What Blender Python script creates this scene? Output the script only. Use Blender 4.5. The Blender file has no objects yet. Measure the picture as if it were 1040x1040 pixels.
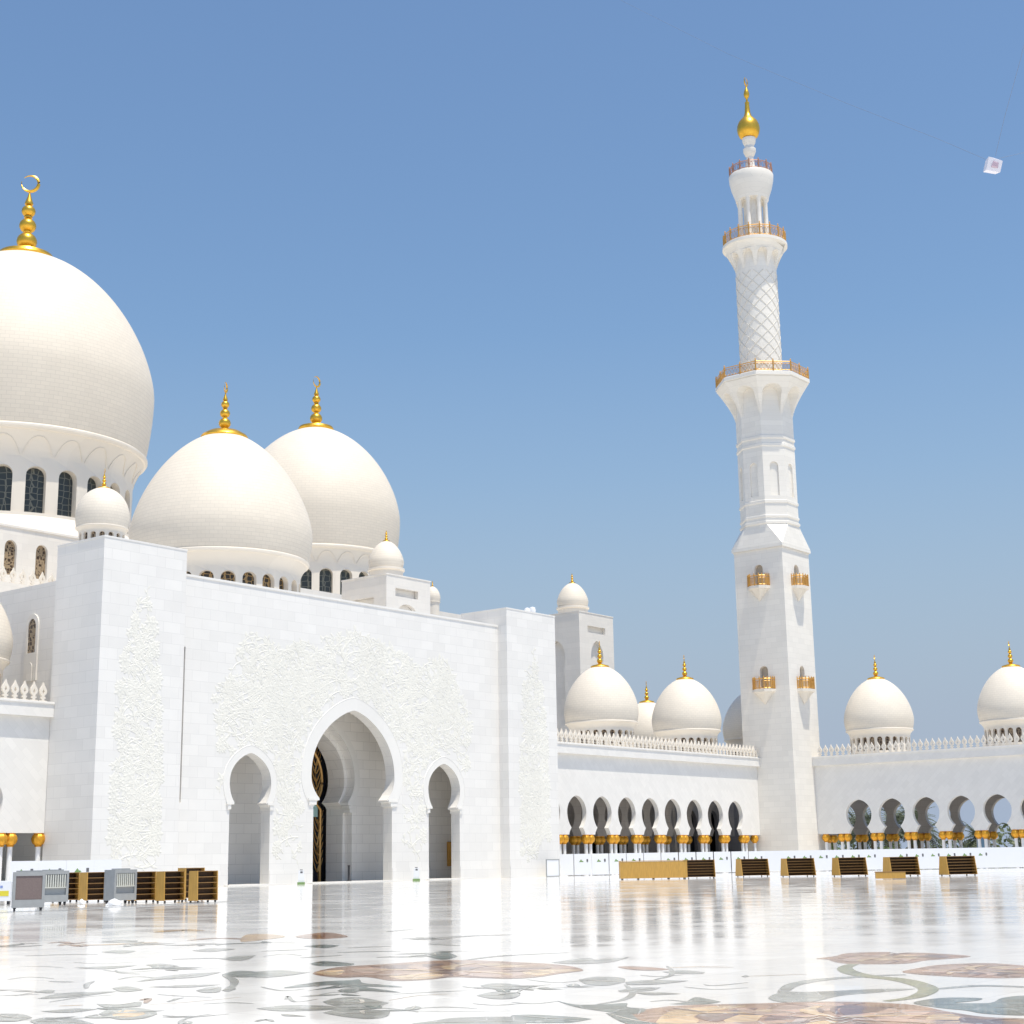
import bpy, bmesh, math, random
from math import sin, cos, pi, radians, sqrt, atan2, hypot
from mathutils import Vector, Matrix
from mathutils.geometry import tessellate_polygon

scene = bpy.context.scene
COL = scene.collection
R = random.Random(7)

# ------------------------------------------------------------------ camera
F, PIT, ROL, YAW = 1557.8, 0.2222, -0.0160, 0.6792
CAM = Vector((0, 0, 1.6))
FW = Vector((cos(PIT)*cos(YAW), cos(PIT)*sin(YAW), sin(PIT)))
r0 = Vector((sin(YAW), -cos(YAW), 0)); u0 = r0.cross(FW)
RT = cos(ROL)*r0 + sin(ROL)*u0
UP = -sin(ROL)*r0 + cos(ROL)*u0
cd = bpy.data.cameras.new('camera'); cam = bpy.data.objects.new('camera', cd); COL.objects.link(cam)
M3 = Matrix((RT, UP, -FW)).transposed()
cam.matrix_world = Matrix.Translation(CAM) @ M3.to_4x4()
cd.sensor_fit = 'HORIZONTAL'; cd.sensor_width = 36; cd.lens = F/1040*36
cd.clip_start = 0.1; cd.clip_end = 9000
scene.camera = cam

# ------------------------------------------------------------------ light
SUN_AZ, SUN_EL = 260.0, 74.0
w = bpy.data.worlds.new('World'); scene.world = w; w.use_nodes = True
nt = w.node_tree; bg = nt.nodes['Background']
sky = nt.nodes.new('ShaderNodeTexSky'); sky.sky_type = 'NISHITA'; sky.sun_disc = False
sky.sun_elevation = radians(SUN_EL); sky.sun_rotation = radians(90-SUN_AZ)
sky.air_density = 1.5; sky.dust_density = 1.0; sky.ozone_density = 6.0; sky.altitude = 0
SKY = 0.126
tcw = nt.nodes.new('ShaderNodeTexCoord'); spw = nt.nodes.new('ShaderNodeSeparateXYZ'); nt.links.new(tcw.outputs['Generated'], spw.inputs[0])
rw = nt.nodes.new('ShaderNodeValToRGB'); nt.links.new(spw.outputs[2], rw.inputs[0])          # pale desert haze low over the horizon
e = rw.color_ramp.elements; e[0].position = 0.02; e[0].color = (1, 1, 1, 1); e[1].position = 0.33; e[1].color = (0, 0, 0, 1)
for p_, c_ in ((0.087, .86), (0.15, .6), (0.24, .2)): q_ = e.new(p_); q_.color = (c_, c_, c_, 1)
mw = nt.nodes.new('ShaderNodeMix'); mw.data_type = 'RGBA'; nt.links.new(rw.outputs[0], mw.inputs[0]); sm = nt.nodes.new('ShaderNodeVectorMath'); sm.operation = 'MULTIPLY'; nt.links.new(sky.outputs[0], sm.inputs[0]); sm.inputs[1].default_value = (0.985, 1.02, 1.06)
nt.links.new(sm.outputs[0], mw.inputs[6])
hz = nt.nodes.new('ShaderNodeCombineXYZ')
for i_, c_ in enumerate((.385, .465, .60)): hz.inputs[i_].default_value = c_/SKY
nt.links.new(hz.outputs[0], mw.inputs[7])
nt.links.new(mw.outputs[2], bg.inputs[0]); bg.inputs[1].default_value = SKY
sd = bpy.data.lights.new('sun', 'SUN'); sun = bpy.data.objects.new('sun', sd); COL.objects.link(sun)
sd.energy = 4.7; sd.angle = radians(0.5); sd.color = (1.0, 0.925, 0.79)
sdir = Vector((cos(radians(SUN_AZ))*cos(radians(SUN_EL)), sin(radians(SUN_AZ))*cos(radians(SUN_EL)), sin(radians(SUN_EL))))
sun.rotation_euler = sdir.to_track_quat('Z', 'Y').to_euler()
sun.location = (60, 40, 150)
vs = scene.view_settings
scene.display_settings.display_device = 'sRGB'
vs.view_transform = 'Standard'; vs.look = 'None'; vs.gamma = 1; vs.exposure = 0.0
try: vs.use_curve_mapping = False
except Exception: pass
scene.cycles.max_bounces = 10; scene.cycles.diffuse_bounces = 8; scene.cycles.glossy_bounces = 3
scene.cycles.use_denoising = True

# ------------------------------------------------------------------ materials
MATS = {}
def new_mat(name):
    m = bpy.data.materials.new(name); m.use_nodes = True
    t = m.node_tree; b = t.nodes['Principled BSDF']; MATS[name] = m
    return m, t, b
def N(t, kind, **kw):
    n = t.nodes.new(kind)
    for k, v in kw.items(): setattr(n, k, v)
    return n
def coords(t, mode='wall'):
    """wall: (x+y, z); dome: (angle*k, z)"""
    tc = N(t, 'ShaderNodeTexCoord'); sp = N(t, 'ShaderNodeSeparateXYZ'); t.links.new(tc.outputs['Object'], sp.inputs[0])
    cb = N(t, 'ShaderNodeCombineXYZ')
    if mode in ('wall', 'diag'):
        a = N(t, 'ShaderNodeMath', operation='ADD'); t.links.new(sp.outputs[0], a.inputs[0]); t.links.new(sp.outputs[1], a.inputs[1])
        t.links.new(a.outputs[0], cb.inputs[0])
    else:
        a = N(t, 'ShaderNodeMath', operation='ARCTAN2'); t.links.new(sp.outputs[1], a.inputs[0]); t.links.new(sp.outputs[0], a.inputs[1])
        b = N(t, 'ShaderNodeMath', operation='MULTIPLY'); t.links.new(a.outputs[0], b.inputs[0]); b.inputs[1].default_value = mode
        t.links.new(b.outputs[0], cb.inputs[0])
    t.links.new(sp.outputs[2], cb.inputs[1])
    if mode == 'diag':
        mp = N(t, 'ShaderNodeMapping'); mp.inputs['Rotation'].default_value = (0, 0, radians(45)); t.links.new(cb.outputs[0], mp.inputs[0]); return mp.outputs[0], tc
    return cb.outputs[0], tc
def marble(name, col, mode='wall', bw=1.2, bh=0.6, mortar=0.012, var=0.05, rough=0.45, mdark=0.72, bump=0.15, veins=0.03):
    m, t, b = new_mat(name)
    v, tc = coords(t, mode)
    br = N(t, 'ShaderNodeTexBrick'); t.links.new(v, br.inputs['Vector'])
    br.inputs['Scale'].default_value = 1; br.inputs['Brick Width'].default_value = bw; br.inputs['Row Height'].default_value = bh
    br.inputs['Mortar Size'].default_value = mortar; br.inputs['Mortar Smooth'].default_value = 0.3
    c1 = [min(1, c*(1+var*0.5)) for c in col]; c2 = [c*(1-var) for c in col]; cm = [c*mdark for c in col]
    br.inputs['Color1'].default_value = (*c1, 1); br.inputs['Color2'].default_value = (*c2, 1); br.inputs['Mortar'].default_value = (*cm, 1)
    no = N(t, 'ShaderNodeTexNoise'); no.inputs['Scale'].default_value = 0.55; no.inputs['Detail'].default_value = 6; no.inputs['Distortion'].default_value = 0.6
    t.links.new(tc.outputs['Object'], no.inputs['Vector'])
    mr = N(t, 'ShaderNodeMapRange'); t.links.new(no.outputs[0], mr.inputs[0]); mr.inputs[1].default_value = 0.3; mr.inputs[2].default_value = 0.7
    mr.inputs[3].default_value = 1-veins; mr.inputs[4].default_value = 1.0
    mx = N(t, 'ShaderNodeMix', data_type='RGBA', blend_type='MULTIPLY'); mx.inputs[0].default_value = 1
    t.links.new(br.outputs['Color'], mx.inputs[6]); t.links.new(mr.outputs[0], mx.inputs[7])
    t.links.new(mx.outputs[2], b.inputs['Base Color'])
    b.inputs['Roughness'].default_value = rough
    if bump:
        bp = N(t, 'ShaderNodeBump'); bp.inputs['Strength'].default_value = bump; bp.inputs['Distance'].default_value = 0.02; bp.invert = True
        t.links.new(br.outputs['Fac'], bp.inputs['Height']); t.links.new(bp.outputs[0], b.inputs['Normal'])
    return m
WHITE = (0.81, 0.79, 0.755)
WARM = (0.80, 0.775, 0.71)
marble('wall_marble', WHITE, bw=1.5, bh=0.75, mortar=0.014, var=0.042, mdark=0.86, bump=0.06, veins=0.04)
marble('arcade_marble', WHITE, mode='diag', bw=0.95, bh=0.475, mortar=0.010, var=0.04, mdark=0.92, bump=0.05)
marble('tower_marble', (0.84, 0.805, 0.74), bw=1.4, bh=0.62, mortar=0.014, var=0.045, mdark=0.87, bump=0.06)
marble('hall_marble', (0.80, 0.765, 0.71), bw=1.3, bh=0.65, mortar=0.012, var=0.04, mdark=0.9, bump=0.06)
marble('plain_marble', (0.81, 0.79, 0.75), bw=3, bh=50, mortar=0.0, var=0.02, bump=0, rough=0.4)
marble('dome_tile_large', (0.755, 0.685, 0.58), mode=14, bw=0.9, bh=0.40, mortar=0.026, var=0.03, mdark=0.87, rough=0.6, bump=0.1)
marble('dome_tile_mid', (0.76, 0.69, 0.585), mode=9, bw=0.8, bh=0.32, mortar=0.022, var=0.03, mdark=0.88, rough=0.6, bump=0.1)
marble('dome_tile_small', (0.765, 0.70, 0.60), mode=4, bw=0.5, bh=0.24, mortar=0.016, var=0.03, mdark=0.87, rough=0.6, bump=0.1)
marble('dome_tile_grey', (0.42, 0.405, 0.395), mode=4, bw=0.36, bh=0.26, mortar=0.016, var=0.05, mdark=0.84, rough=0.5, bump=0.2)
marble('drum_marble', (0.785, 0.725, 0.635), bw=3, bh=50, mortar=0.0, var=0.03, bump=0, rough=0.45)
marble('carved_marble', (0.80, 0.78, 0.715), bw=3, bh=50, mortar=0.0, var=0.02, bump=0, rough=0.5)
marble('inner_marble', (0.86, 0.835, 0.795), bw=1.5, bh=0.75, mortar=0.014, var=0.05)
marble('arcade_shade_marble', (0.30, 0.28, 0.265), bw=1.5, bh=0.75, mortar=0.014, var=0.05)  # same white marble, interior shade put into a darker base colour

def simple(name, col, rough=0.5, metal=0.0, noise=0.0, nscale=6.0, spec=0.5, stretch=None):
    m, t, b = new_mat(name)
    b.inputs['Roughness'].default_value = rough; b.inputs['Metallic'].default_value = metal
    b.inputs['Specular IOR Level'].default_value = spec
    if noise:
        tc = N(t, 'ShaderNodeTexCoord'); no = N(t, 'ShaderNodeTexNoise'); no.inputs['Scale'].default_value = nscale; no.inputs['Detail'].default_value = 4
        src = tc.outputs['Object']
        if stretch:
            mp = N(t, 'ShaderNodeMapping'); mp.inputs['Scale'].default_value = stretch; t.links.new(src, mp.inputs[0]); src = mp.outputs[0]
        t.links.new(src, no.inputs['Vector'])
        cr = N(t, 'ShaderNodeValToRGB'); cr.color_ramp.elements[0].position = 0.3; cr.color_ramp.elements[1].position = 0.7
        cr.color_ramp.elements[0].color = (*[c*(1-noise) for c in col], 1); cr.color_ramp.elements[1].color = (*[min(1, c*(1+noise)) for c in col], 1)
        t.links.new(no.outputs[0], cr.inputs[0]); t.links.new(cr.outputs[0], b.inputs['Base Color'])
    else: b.inputs['Base Color'].default_value = (*col, 1)
    return m
simple('gold', (0.80, 0.47, 0.06), 0.34, 0.85, 0.08, 3)
simple('capital_gold', (0.72, 0.36, 0.035), 0.42, 0.55, 0.15, 6)
simple('bronze_rail', (0.62, 0.34, 0.09), 0.45, 0.5, 0.15, 8)
simple('copper_rail', (0.42, 0.22, 0.14), 0.5, 0.4, 0.15, 8)
simple('column_white', (0.80, 0.80, 0.80), 0.3, 0, 0.03, 8)
simple('white_paint', (0.82, 0.83, 0.85), 0.35)
simple('white_cloth', (0.82, 0.82, 0.82), 0.9)
simple('grey_plastic', (0.34, 0.35, 0.35), 0.5, 0, 0.06, 5)
simple('pale_plastic', (0.60, 0.60, 0.54), 0.5)
simple('brown_pad', (0.20, 0.155, 0.145), 0.9, 0, 0.2, 60)
simple('shade_black', (0.012, 0.012, 0.014), 0.8)  # near-black base colour stands in for unlit depth
simple('black_metal', (0.03, 0.03, 0.035), 0.5)
simple('cable_grey', (0.16, 0.20, 0.28), 0.6)
simple('tan_wood', (0.56, 0.32, 0.07), 0.5, 0, 0.12, 4, stretch=(6, 6, 0.6))
simple('shelf_wood', (0.28, 0.15, 0.045), 0.55, 0, 0.12, 5)
simple('dark_wood', (0.09, 0.045, 0.016), 0.6, 0, 0.2, 8)
simple('brown_box', (0.48, 0.25, 0.05), 0.5, 0, 0.1, 4)
simple('notice_green', (0.20, 0.32, 0.12), 0.6)
simple('notice_dark', (0.12, 0.12, 0.13), 0.6)
simple('yellow_label', (0.72, 0.62, 0.05), 0.6)
simple('blue_label', (0.25, 0.33, 0.62), 0.6)
simple('groove', (0.42, 0.38, 0.32), 0.7)
simple('rib_stone', (0.68, 0.65, 0.585), 0.6)
simple('teal_glass', (0.42, 0.62, 0.58), 0.2)
simple('door_glass', (0.028, 0.028, 0.035), 0.12)
simple('arch_gold', (0.52, 0.30, 0.10), 0.4, 0.6)
simple('blue_screen', (0.16, 0.30, 0.48), 0.5)
simple('bark', (0.16, 0.12, 0.085), 0.9, 0, 0.3, 5)
simple('kite_white', (0.82, 0.80, 0.86), 0.5)
simple('kite_core', (0.55, 0.42, 0.50), 0.6)
def leafmat(name, a, bcol):
    m, t, b = new_mat(name); oi = N(t, 'ShaderNodeNewGeometry'); cr = N(t, 'ShaderNodeValToRGB')
    cr.color_ramp.elements[0].color = (*a, 1); cr.color_ramp.elements[1].color = (*bcol, 1)
    t.links.new(oi.outputs['Random Per Island'], cr.inputs[0]); t.links.new(cr.outputs[0], b.inputs['Base Color'])
    b.inputs['Roughness'].default_value = 0.6
    return m
leafmat('palm_leaf', (0.06, 0.085, 0.045), (0.15, 0.17, 0.10))
leafmat('hedge_leaf', (0.06, 0.12, 0.02), (0.17, 0.25, 0.05))
leafmat('tree_leaf', (0.05, 0.075, 0.03), (0.12, 0.15, 0.07))

def lattice(name, glass, line, scale, width):
    m, t, b = new_mat(name)
    tc = N(t, 'ShaderNodeTexCoord'); vo = N(t, 'ShaderNodeTexVoronoi', feature='DISTANCE_TO_EDGE'); vo.inputs['Scale'].default_value = scale
    vo.inputs['Randomness'].default_value = 0.3
    t.links.new(tc.outputs['Object'], vo.inputs['Vector'])
    lt = N(t, 'ShaderNodeMath', operation='LESS_THAN'); t.links.new(vo.outputs['Distance'], lt.inputs[0]); lt.inputs[1].default_value = width
    mx = N(t, 'ShaderNodeMix', data_type='RGBA'); t.links.new(lt.outputs[0], mx.inputs[0]); mx.inputs[6].default_value = (*glass, 1); mx.inputs[7].default_value = (*line, 1)
    t.links.new(mx.outputs[2], b.inputs['Base Color'])
    b.inputs['Roughness'].default_value = 0.35
    return m
lattice('screen_blue', (0.030, 0.038, 0.040), (0.16, 0.16, 0.13), 1.6, 0.055)
lattice('screen_gold', (0.030, 0.022, 0.014), (0.34, 0.22, 0.09), 2.4, 0.075)
lattice('screen_brown', (0.05, 0.028, 0.018), (0.33, 0.25, 0.16), 3.4, 0.075)

def floor_mat(name, col, tile=True):
    m, t, b = new_mat(name)
    tc = N(t, 'ShaderNodeTexCoord')
    br = N(t, 'ShaderNodeTexBrick'); t.links.new(tc.outputs['Object'], br.inputs['Vector'])
    br.offset = 0.0
    br.inputs['Scale'].default_value = 1; br.inputs['Brick Width'].default_value = 0.9; br.inputs['Row Height'].default_value = 0.9
    br.inputs['Mortar Size'].default_value = 0.006
    br.inputs['Color1'].default_value = (*col, 1); br.inputs['Color2'].default_value = (*[c*0.93 for c in col], 1); br.inputs['Mortar'].default_value = (*[c*0.70 for c in col], 1)
    no = N(t, 'ShaderNodeTexNoise'); no.inputs['Scale'].default_value = 0.8; no.inputs['Detail'].default_value = 8; no.inputs['Distortion'].default_value = 1.5
    t.links.new(tc.outputs['Object'], no.inputs['Vector'])
    mr = N(t, 'ShaderNodeMapRange'); t.links.new(no.outputs[0], mr.inputs[0]); mr.inputs[1].default_value = 0.35; mr.inputs[2].default_value = 0.7
    mr.inputs[3].default_value = 0.94; mr.inputs[4].default_value = 1
    mx = N(t, 'ShaderNodeMix', data_type='RGBA', blend_type='MULTIPLY'); mx.inputs[0].default_value = 1
    t.links.new(br.outputs['Color'], mx.inputs[6]); t.links.new(mr.outputs[0], mx.inputs[7]); t.links.new(mx.outputs[2], b.inputs['Base Color'])
    if not tile:      # cut stone of slightly different tints with pale joints
        vo = N(t, 'ShaderNodeTexVoronoi'); vo.inputs['Scale'].default_value = 2.6; t.links.new(tc.outputs['Object'], vo.inputs['Vector'])
        ve = N(t, 'ShaderNodeTexVoronoi', feature='DISTANCE_TO_EDGE'); ve.inputs['Scale'].default_value = 2.6; t.links.new(tc.outputs['Object'], ve.inputs['Vector'])
        sx = N(t, 'ShaderNodeSeparateColor'); t.links.new(vo.outputs['Color'], sx.inputs[0])
        cr = N(t, 'ShaderNodeValToRGB'); cr.color_ramp.elements[0].color = (*[c*.74 for c in col], 1); cr.color_ramp.elements[1].color = (*[min(.8, c*1.28) for c in col], 1)
        t.links.new(sx.outputs[0], cr.inputs[0])
        n3 = N(t, 'ShaderNodeTexNoise'); n3.inputs['Scale'].default_value = 1.6; n3.inputs['Detail'].default_value = 5; n3.inputs['Distortion'].default_value = 3.0; t.links.new(tc.outputs['Object'], n3.inputs['Vector'])
        m3 = N(t, 'ShaderNodeMapRange'); t.links.new(n3.outputs[0], m3.inputs[0]); m3.inputs[1].default_value = .35; m3.inputs[2].default_value = .65; m3.inputs[3].default_value = .82; m3.inputs[4].default_value = 1.15
        x3 = N(t, 'ShaderNodeMix', data_type='RGBA', blend_type='MULTIPLY'); x3.inputs[0].default_value = 1; t.links.new(cr.outputs[0], x3.inputs[6]); t.links.new(m3.outputs[0], x3.inputs[7])
        lt = N(t, 'ShaderNodeMath', operation='LESS_THAN'); t.links.new(ve.outputs['Distance'], lt.inputs[0]); lt.inputs[1].default_value = 0.018
        x4 = N(t, 'ShaderNodeMix', data_type='RGBA'); t.links.new(lt.outputs[0], x4.inputs[0]); t.links.new(x3.outputs[2], x4.inputs[6]); x4.inputs[7].default_value = (*[c*.6+.26 for c in col], 1)
        t.links.new(x4.outputs[2], b.inputs['Base Color'])
    rn = N(t, 'ShaderNodeTexNoise'); rn.inputs['Scale'].default_value = 0.35; rn.inputs['Detail'].default_value = 6; rn.inputs['Distortion'].default_value = 1.0
    t.links.new(tc.outputs['Object'], rn.inputs['Vector'])
    rm = N(t, 'ShaderNodeMapRange'); t.links.new(rn.outputs[0], rm.inputs[0]); rm.inputs[1].default_value = .35; rm.inputs[2].default_value = .65; rm.inputs[3].default_value = .06; rm.inputs[4].default_value = .12
    t.links.new(rm.outputs[0], b.inputs['Roughness']); b.inputs['Specular IOR Level'].default_value = 0.13
    n2 = N(t, 'ShaderNodeTexNoise'); n2.inputs['Scale'].default_value = 1.3; n2.inputs['Detail'].default_value = 5
    t.links.new(tc.outputs['Object'], n2.inputs['Vector'])
    bp = N(t, 'ShaderNodeBump'); bp.inputs['Strength'].default_value = 1.0; bp.inputs['Distance'].default_value = 0.0013
    t.links.new(n2.outputs[0], bp.inputs['Height']); t.links.new(bp.outputs[0], b.inputs['Normal'])
    # every slab lies a hair out of level
    sc = N(t, 'ShaderNodeVectorMath', operation='SCALE'); sc.inputs['Scale'].default_value = 1/0.9; t.links.new(tc.outputs['Object'], sc.inputs[0])
    fl = N(t, 'ShaderNodeVectorMath', operation='FLOOR'); t.links.new(sc.outputs[0], fl.inputs[0])
    wn_ = N(t, 'ShaderNodeTexWhiteNoise', noise_dimensions='2D'); t.links.new(fl.outputs[0], wn_.inputs['Vector'])
    sb = N(t, 'ShaderNodeVectorMath', operation='SUBTRACT'); t.links.new(wn_.outputs['Color'], sb.inputs[0]); sb.inputs[1].default_value = (.5, .5, .5)
    ml = N(t, 'ShaderNodeVectorMath', operation='MULTIPLY'); t.links.new(sb.outputs[0], ml.inputs[0]); ml.inputs[1].default_value = (.006, .006, 0)
    ge = N(t, 'ShaderNodeNewGeometry'); ad = N(t, 'ShaderNodeVectorMath', operation='ADD'); t.links.new(ge.outputs['Normal'], ad.inputs[0]); t.links.new(ml.outputs[0], ad.inputs[1])
    no_ = N(t, 'ShaderNodeVectorMath', operation='NORMALIZE'); t.links.new(ad.outputs[0], no_.inputs[0]); t.links.new(no_.outputs[0], bp.inputs['Normal'])
    return m
floor_mat('floor_marble', (0.805, 0.79, 0.755))
INL = dict(grey=(0.29, 0.30, 0.275), teal=(0.15, 0.185, 0.175), olive=(0.23, 0.235, 0.13), brown=(0.34, 0.185, 0.115), cream=(0.62, 0.43, 0.24),
           mauve=(0.16, 0.085, 0.08), pink=(0.50, 0.33, 0.25), tan=(0.55, 0.38, 0.22), vein=(0.62, 0.58, 0.50))
for k, c in INL.items(): floor_mat('inlay_'+k, c, False)
simple('sand', (0.60, 0.55, 0.46), 0.9, 0, 0.12, 0.05)

# ------------------------------------------------------------------ mesh helpers
class MB:
    def __init__(s): s.v = []; s.f = []; s.m = []
    def quad(s, *idx, m=0): s.f.append(tuple(idx)); s.m.append(m)
    def add(s, pts): i = len(s.v); s.v.extend([tuple(p) for p in pts]); return i
    def box(s, x0, x1, y0, y1, z0, z1, m=0, X=None):
        p = [(x0,y0,z0),(x1,y0,z0),(x1,y1,z0),(x0,y1,z0),(x0,y0,z1),(x1,y0,z1),(x1,y1,z1),(x0,y1,z1)]
        if X: p = [X(Vector(q)) for q in p]
        i = s.add(p)
        for a in ((0,3,2,1),(4,5,6,7),(0,1,5,4),(1,2,6,5),(2,3,7,6),(3,0,4,7)): s.quad(*[i+k for k in a], m=m)
    def lathe(s, prof, n=32, c=(0,0,0), m=0, ph=0.0, mod=None, a0=None):
        rows = []
        for (r, z) in prof:
            row = []
            for k in range(n):
                a = 2*pi*k/n + ph
                rr = r*(mod(a, z) if mod else 1)
                row.append((c[0]+rr*cos(a), c[1]+rr*sin(a), c[2]+z))
            rows.append(s.add(row))
        for i in range(len(rows)-1):
            for k in range(n):
                k2 = (k+1) % n
                s.quad(rows[i]+k, rows[i]+k2, rows[i+1]+k2, rows[i+1]+k, m=m)
        if prof[0][0] > 1e-4: s.f.append(tuple(rows[0]+k for k in range(n-1, -1, -1))); s.m.append(m)
        if prof[-1][0] > 1e-4: s.f.append(tuple(rows[-1]+k for k in range(n))); s.m.append(m)
    def tube(s, pts, r, n=6, m=0, closed=False):
        pts = [Vector(p) for p in pts]; rows = []; L = len(pts)
        for i, p in enumerate(pts):
            a = pts[(i-1) % L] if (closed or i > 0) else p
            b = pts[(i+1) % L] if (closed or i < L-1) else p
            d = (b-a).normalized() if (b-a).length > 1e-9 else Vector((0,0,1))
            u = d.cross(Vector((0,0,1)))
            if u.length < 1e-3: u = d.cross(Vector((1,0,0)))
            u.normalize(); v = d.cross(u)
            rr = r[i] if isinstance(r, (list, tuple)) else r
            rows.append(s.add([p + u*rr*cos(2*pi*k/n) + v*rr*sin(2*pi*k/n) for k in range(n)]))
        for i in range(L if closed else L-1):
            a, b = rows[i], rows[(i+1) % L]
            for k in range(n): s.quad(a+k, a+(k+1) % n, b+(k+1) % n, b+k, m=m)
        if not closed:
            s.f.append(tuple(rows[0]+k for k in range(n))); s.m.append(m)
            s.f.append(tuple(rows[-1]+k for k in range(n-1, -1, -1))); s.m.append(m)
    def panel(s, outer, holes, M, t, m=0, back=True, mr=None, edges=True):
        """plate with holes; M(u,v,d) places it; reveals of thickness t"""
        if mr is None: mr = m
        loops = [list(outer)] + [list(h) for h in holes]
        flat = [p for l in loops for p in l]
        tris = tessellate_polygon([[Vector((p[0], p[1], 0)) for p in l] for l in loops])
        i = s.add([M(p[0], p[1], 0) for p in flat])
        for a in tris: s.quad(*[i+k for k in a], m=m)
        if t:
            j = s.add([M(p[0], p[1], t) for p in flat])
            if back:
                for a in tris: s.quad(*[j+k for k in a], m=m)
            o = 0
            for li, l in enumerate(loops):
                if li > 0 or edges:
                    for k in range(len(l)):
                        k2 = (k+1) % len(l)
                        s.quad(i+o+k, i+o+k2, j+o+k2, j+o+k, m=mr)
                o += len(l)
    def ridge(s, pts, wd, h, M, m=0):
        rows = []
        for i, p in enumerate(pts):
            a = pts[max(0, i-1)]; b = pts[min(len(pts)-1, i+1)]
            dx, dy = b[0]-a[0], b[1]-a[1]; l = hypot(dx, dy) or 1; nx, ny = -dy/l, dx/l
            ww = wd*(1 - 0.6*i/len(pts))
            rows.append(s.add([M(p[0]+nx*ww, p[1]+ny*ww, 0), M(p[0]+nx*ww*.4, p[1]+ny*ww*.4, -h), M(p[0]-nx*ww*.4, p[1]-ny*ww*.4, -h), M(p[0]-nx*ww, p[1]-ny*ww, 0)]))
        for a, b in zip(rows, rows[1:]):
            for k in range(3): s.quad(a+k, a+k+1, b+k+1, b+k, m=m)
    def build(s, name, mats, parent=None, smooth=None, local=False, fix=True):
        me = bpy.data.meshes.new(name); me.from_pydata(s.v, [], s.f)
        if not isinstance(mats, (list, tuple)): mats = [mats]
        for mm in mats: me.materials.append(MATS[mm])
        me.polygons.foreach_set('material_index', s.m)
        if fix:
            bm = bmesh.new(); bm.from_mesh(me); bmesh.ops.remove_doubles(bm, verts=bm.verts, dist=1e-5)
            bmesh.ops.recalc_face_normals(bm, faces=bm.faces); bm.to_mesh(me); bm.free()
        if smooth is not None:
            me.polygons.foreach_set('use_smooth', [True]*len(me.polygons)); me.set_sharp_from_angle(angle=radians(smooth))
        me.update()
        o = bpy.data.objects.new(name, me); COL.objects.link(o)
        if parent is not None:
            o.parent = parent
            if not local: o.matrix_parent_inverse = base_of(parent).inverted()
        return o
BASES = {}
def base_of(o):
    m = BASES.get(o.name)
    if m is not None: return m
    return base_of(o.parent) if (o.parent and False) else Matrix.Identity(4)
def tag(o, label=None, cat=None, group=None, kind=None):
    if label: o['label'] = label
    if cat: o['category'] = cat
    if group: o['group'] = group
    if kind: o['kind'] = kind
    return o
def thing(name, label, cat, loc=(0,0,0), rz=0.0, group=None):
    o = bpy.data.objects.new(name, None); COL.objects.link(o); o.empty_display_size = 0.5
    o.location = loc; o.rotation_euler = (0, 0, rz)
    BASES[o.name] = Matrix.Translation(Vector(loc)) @ Matrix.Rotation(rz, 4, 'Z')
    return tag(o, label, cat, group)
KIDS = {}
def copy_tree(o, parent=None):
    c = o.copy(); COL.objects.link(c)
    if parent is not None: c.parent = parent; c.matrix_parent_inverse = o.matrix_parent_inverse.copy()
    for ch in o.children: copy_tree(ch, c)
    return c
def dup(root, loc, label=None, rz=None, group=None):
    c = copy_tree(root); c.location = loc
    if rz is not None: c.rotation_euler = (0, 0, rz)
    if label: c['label'] = label
    if group: c['group'] = group
    return c

# ------------------------------------------------------------------ outlines
def horseshoe(c, z0, jh, fz, nh, nz, bh, bz, az, n=14, ta=2.2, tb=.72):
    """open outline from lower left to lower right"""
    L = []
    if z0 < fz: L.append((-jh, z0))
    for i in range(5):
        s = i/4; L.append((-(jh + (nh-jh)*s**1.6), fz + (nz-fz)*s))
    k = (bz-nz)/sqrt(max(1e-6, 1-(nh/bh)**2))
    for i in range(1, n//2+1):
        s = i/(n//2); z = nz+(bz-nz)*s; L.append((-bh*sqrt(max(0, 1-((bz-z)/k)**2)), z))
    for i in range(1, n+1):
        s = i/n; q = 1-(1-s)**1.6
        L.append((-bh*(1-q**ta)**tb if i < n else 0.0, bz+(az-bz)*q))
    P = [(c+x, z) for x, z in L] + [(c-x, z) for x, z in L[-2::-1]]
    return P
def round_arch(c, z0, hw, zs, za, n=8, point=False):
    P = [(c-hw, z0), (c-hw, zs)]
    for i in range(1, 2*n):
        a = pi - pi*i/(2*n)
        h = za-zs
        P.append((c+hw*cos(a), zs+h*(sin(a)**(0.85 if point else 1))))
    P += [(c+hw, zs), (c+hw, z0)]
    return P
def offset(P, d):
    Q = []
    n = len(P)
    for i in range(n):
        a = P[max(0, i-1)]; b = P[min(n-1, i+1)]
        dx, dy = b[0]-a[0], b[1]-a[1]; l = hypot(dx, dy) or 1
        Q.append((P[i][0]-dy/l*d, P[i][1]+dx/l*d))
    return Q

# ================================================================== GROUND
def struct(o): o['kind'] = 'structure'; return o
g = MB(); g.lathe([(0.0, -0.12), (300, -0.12), (5000, -0.12)], 64); g.f = [f for f in g.f if len(f) == 4 or len(f) == 3]; g.m = [0]*len(g.f)
struct(g.build('ground', 'sand', smooth=30, fix=True))
g = MB(); g.box(-60, 174, -110, 112, -0.10, 0.0)
courtyard = struct(g.build('courtyard_floor', 'floor_marble'))

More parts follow.
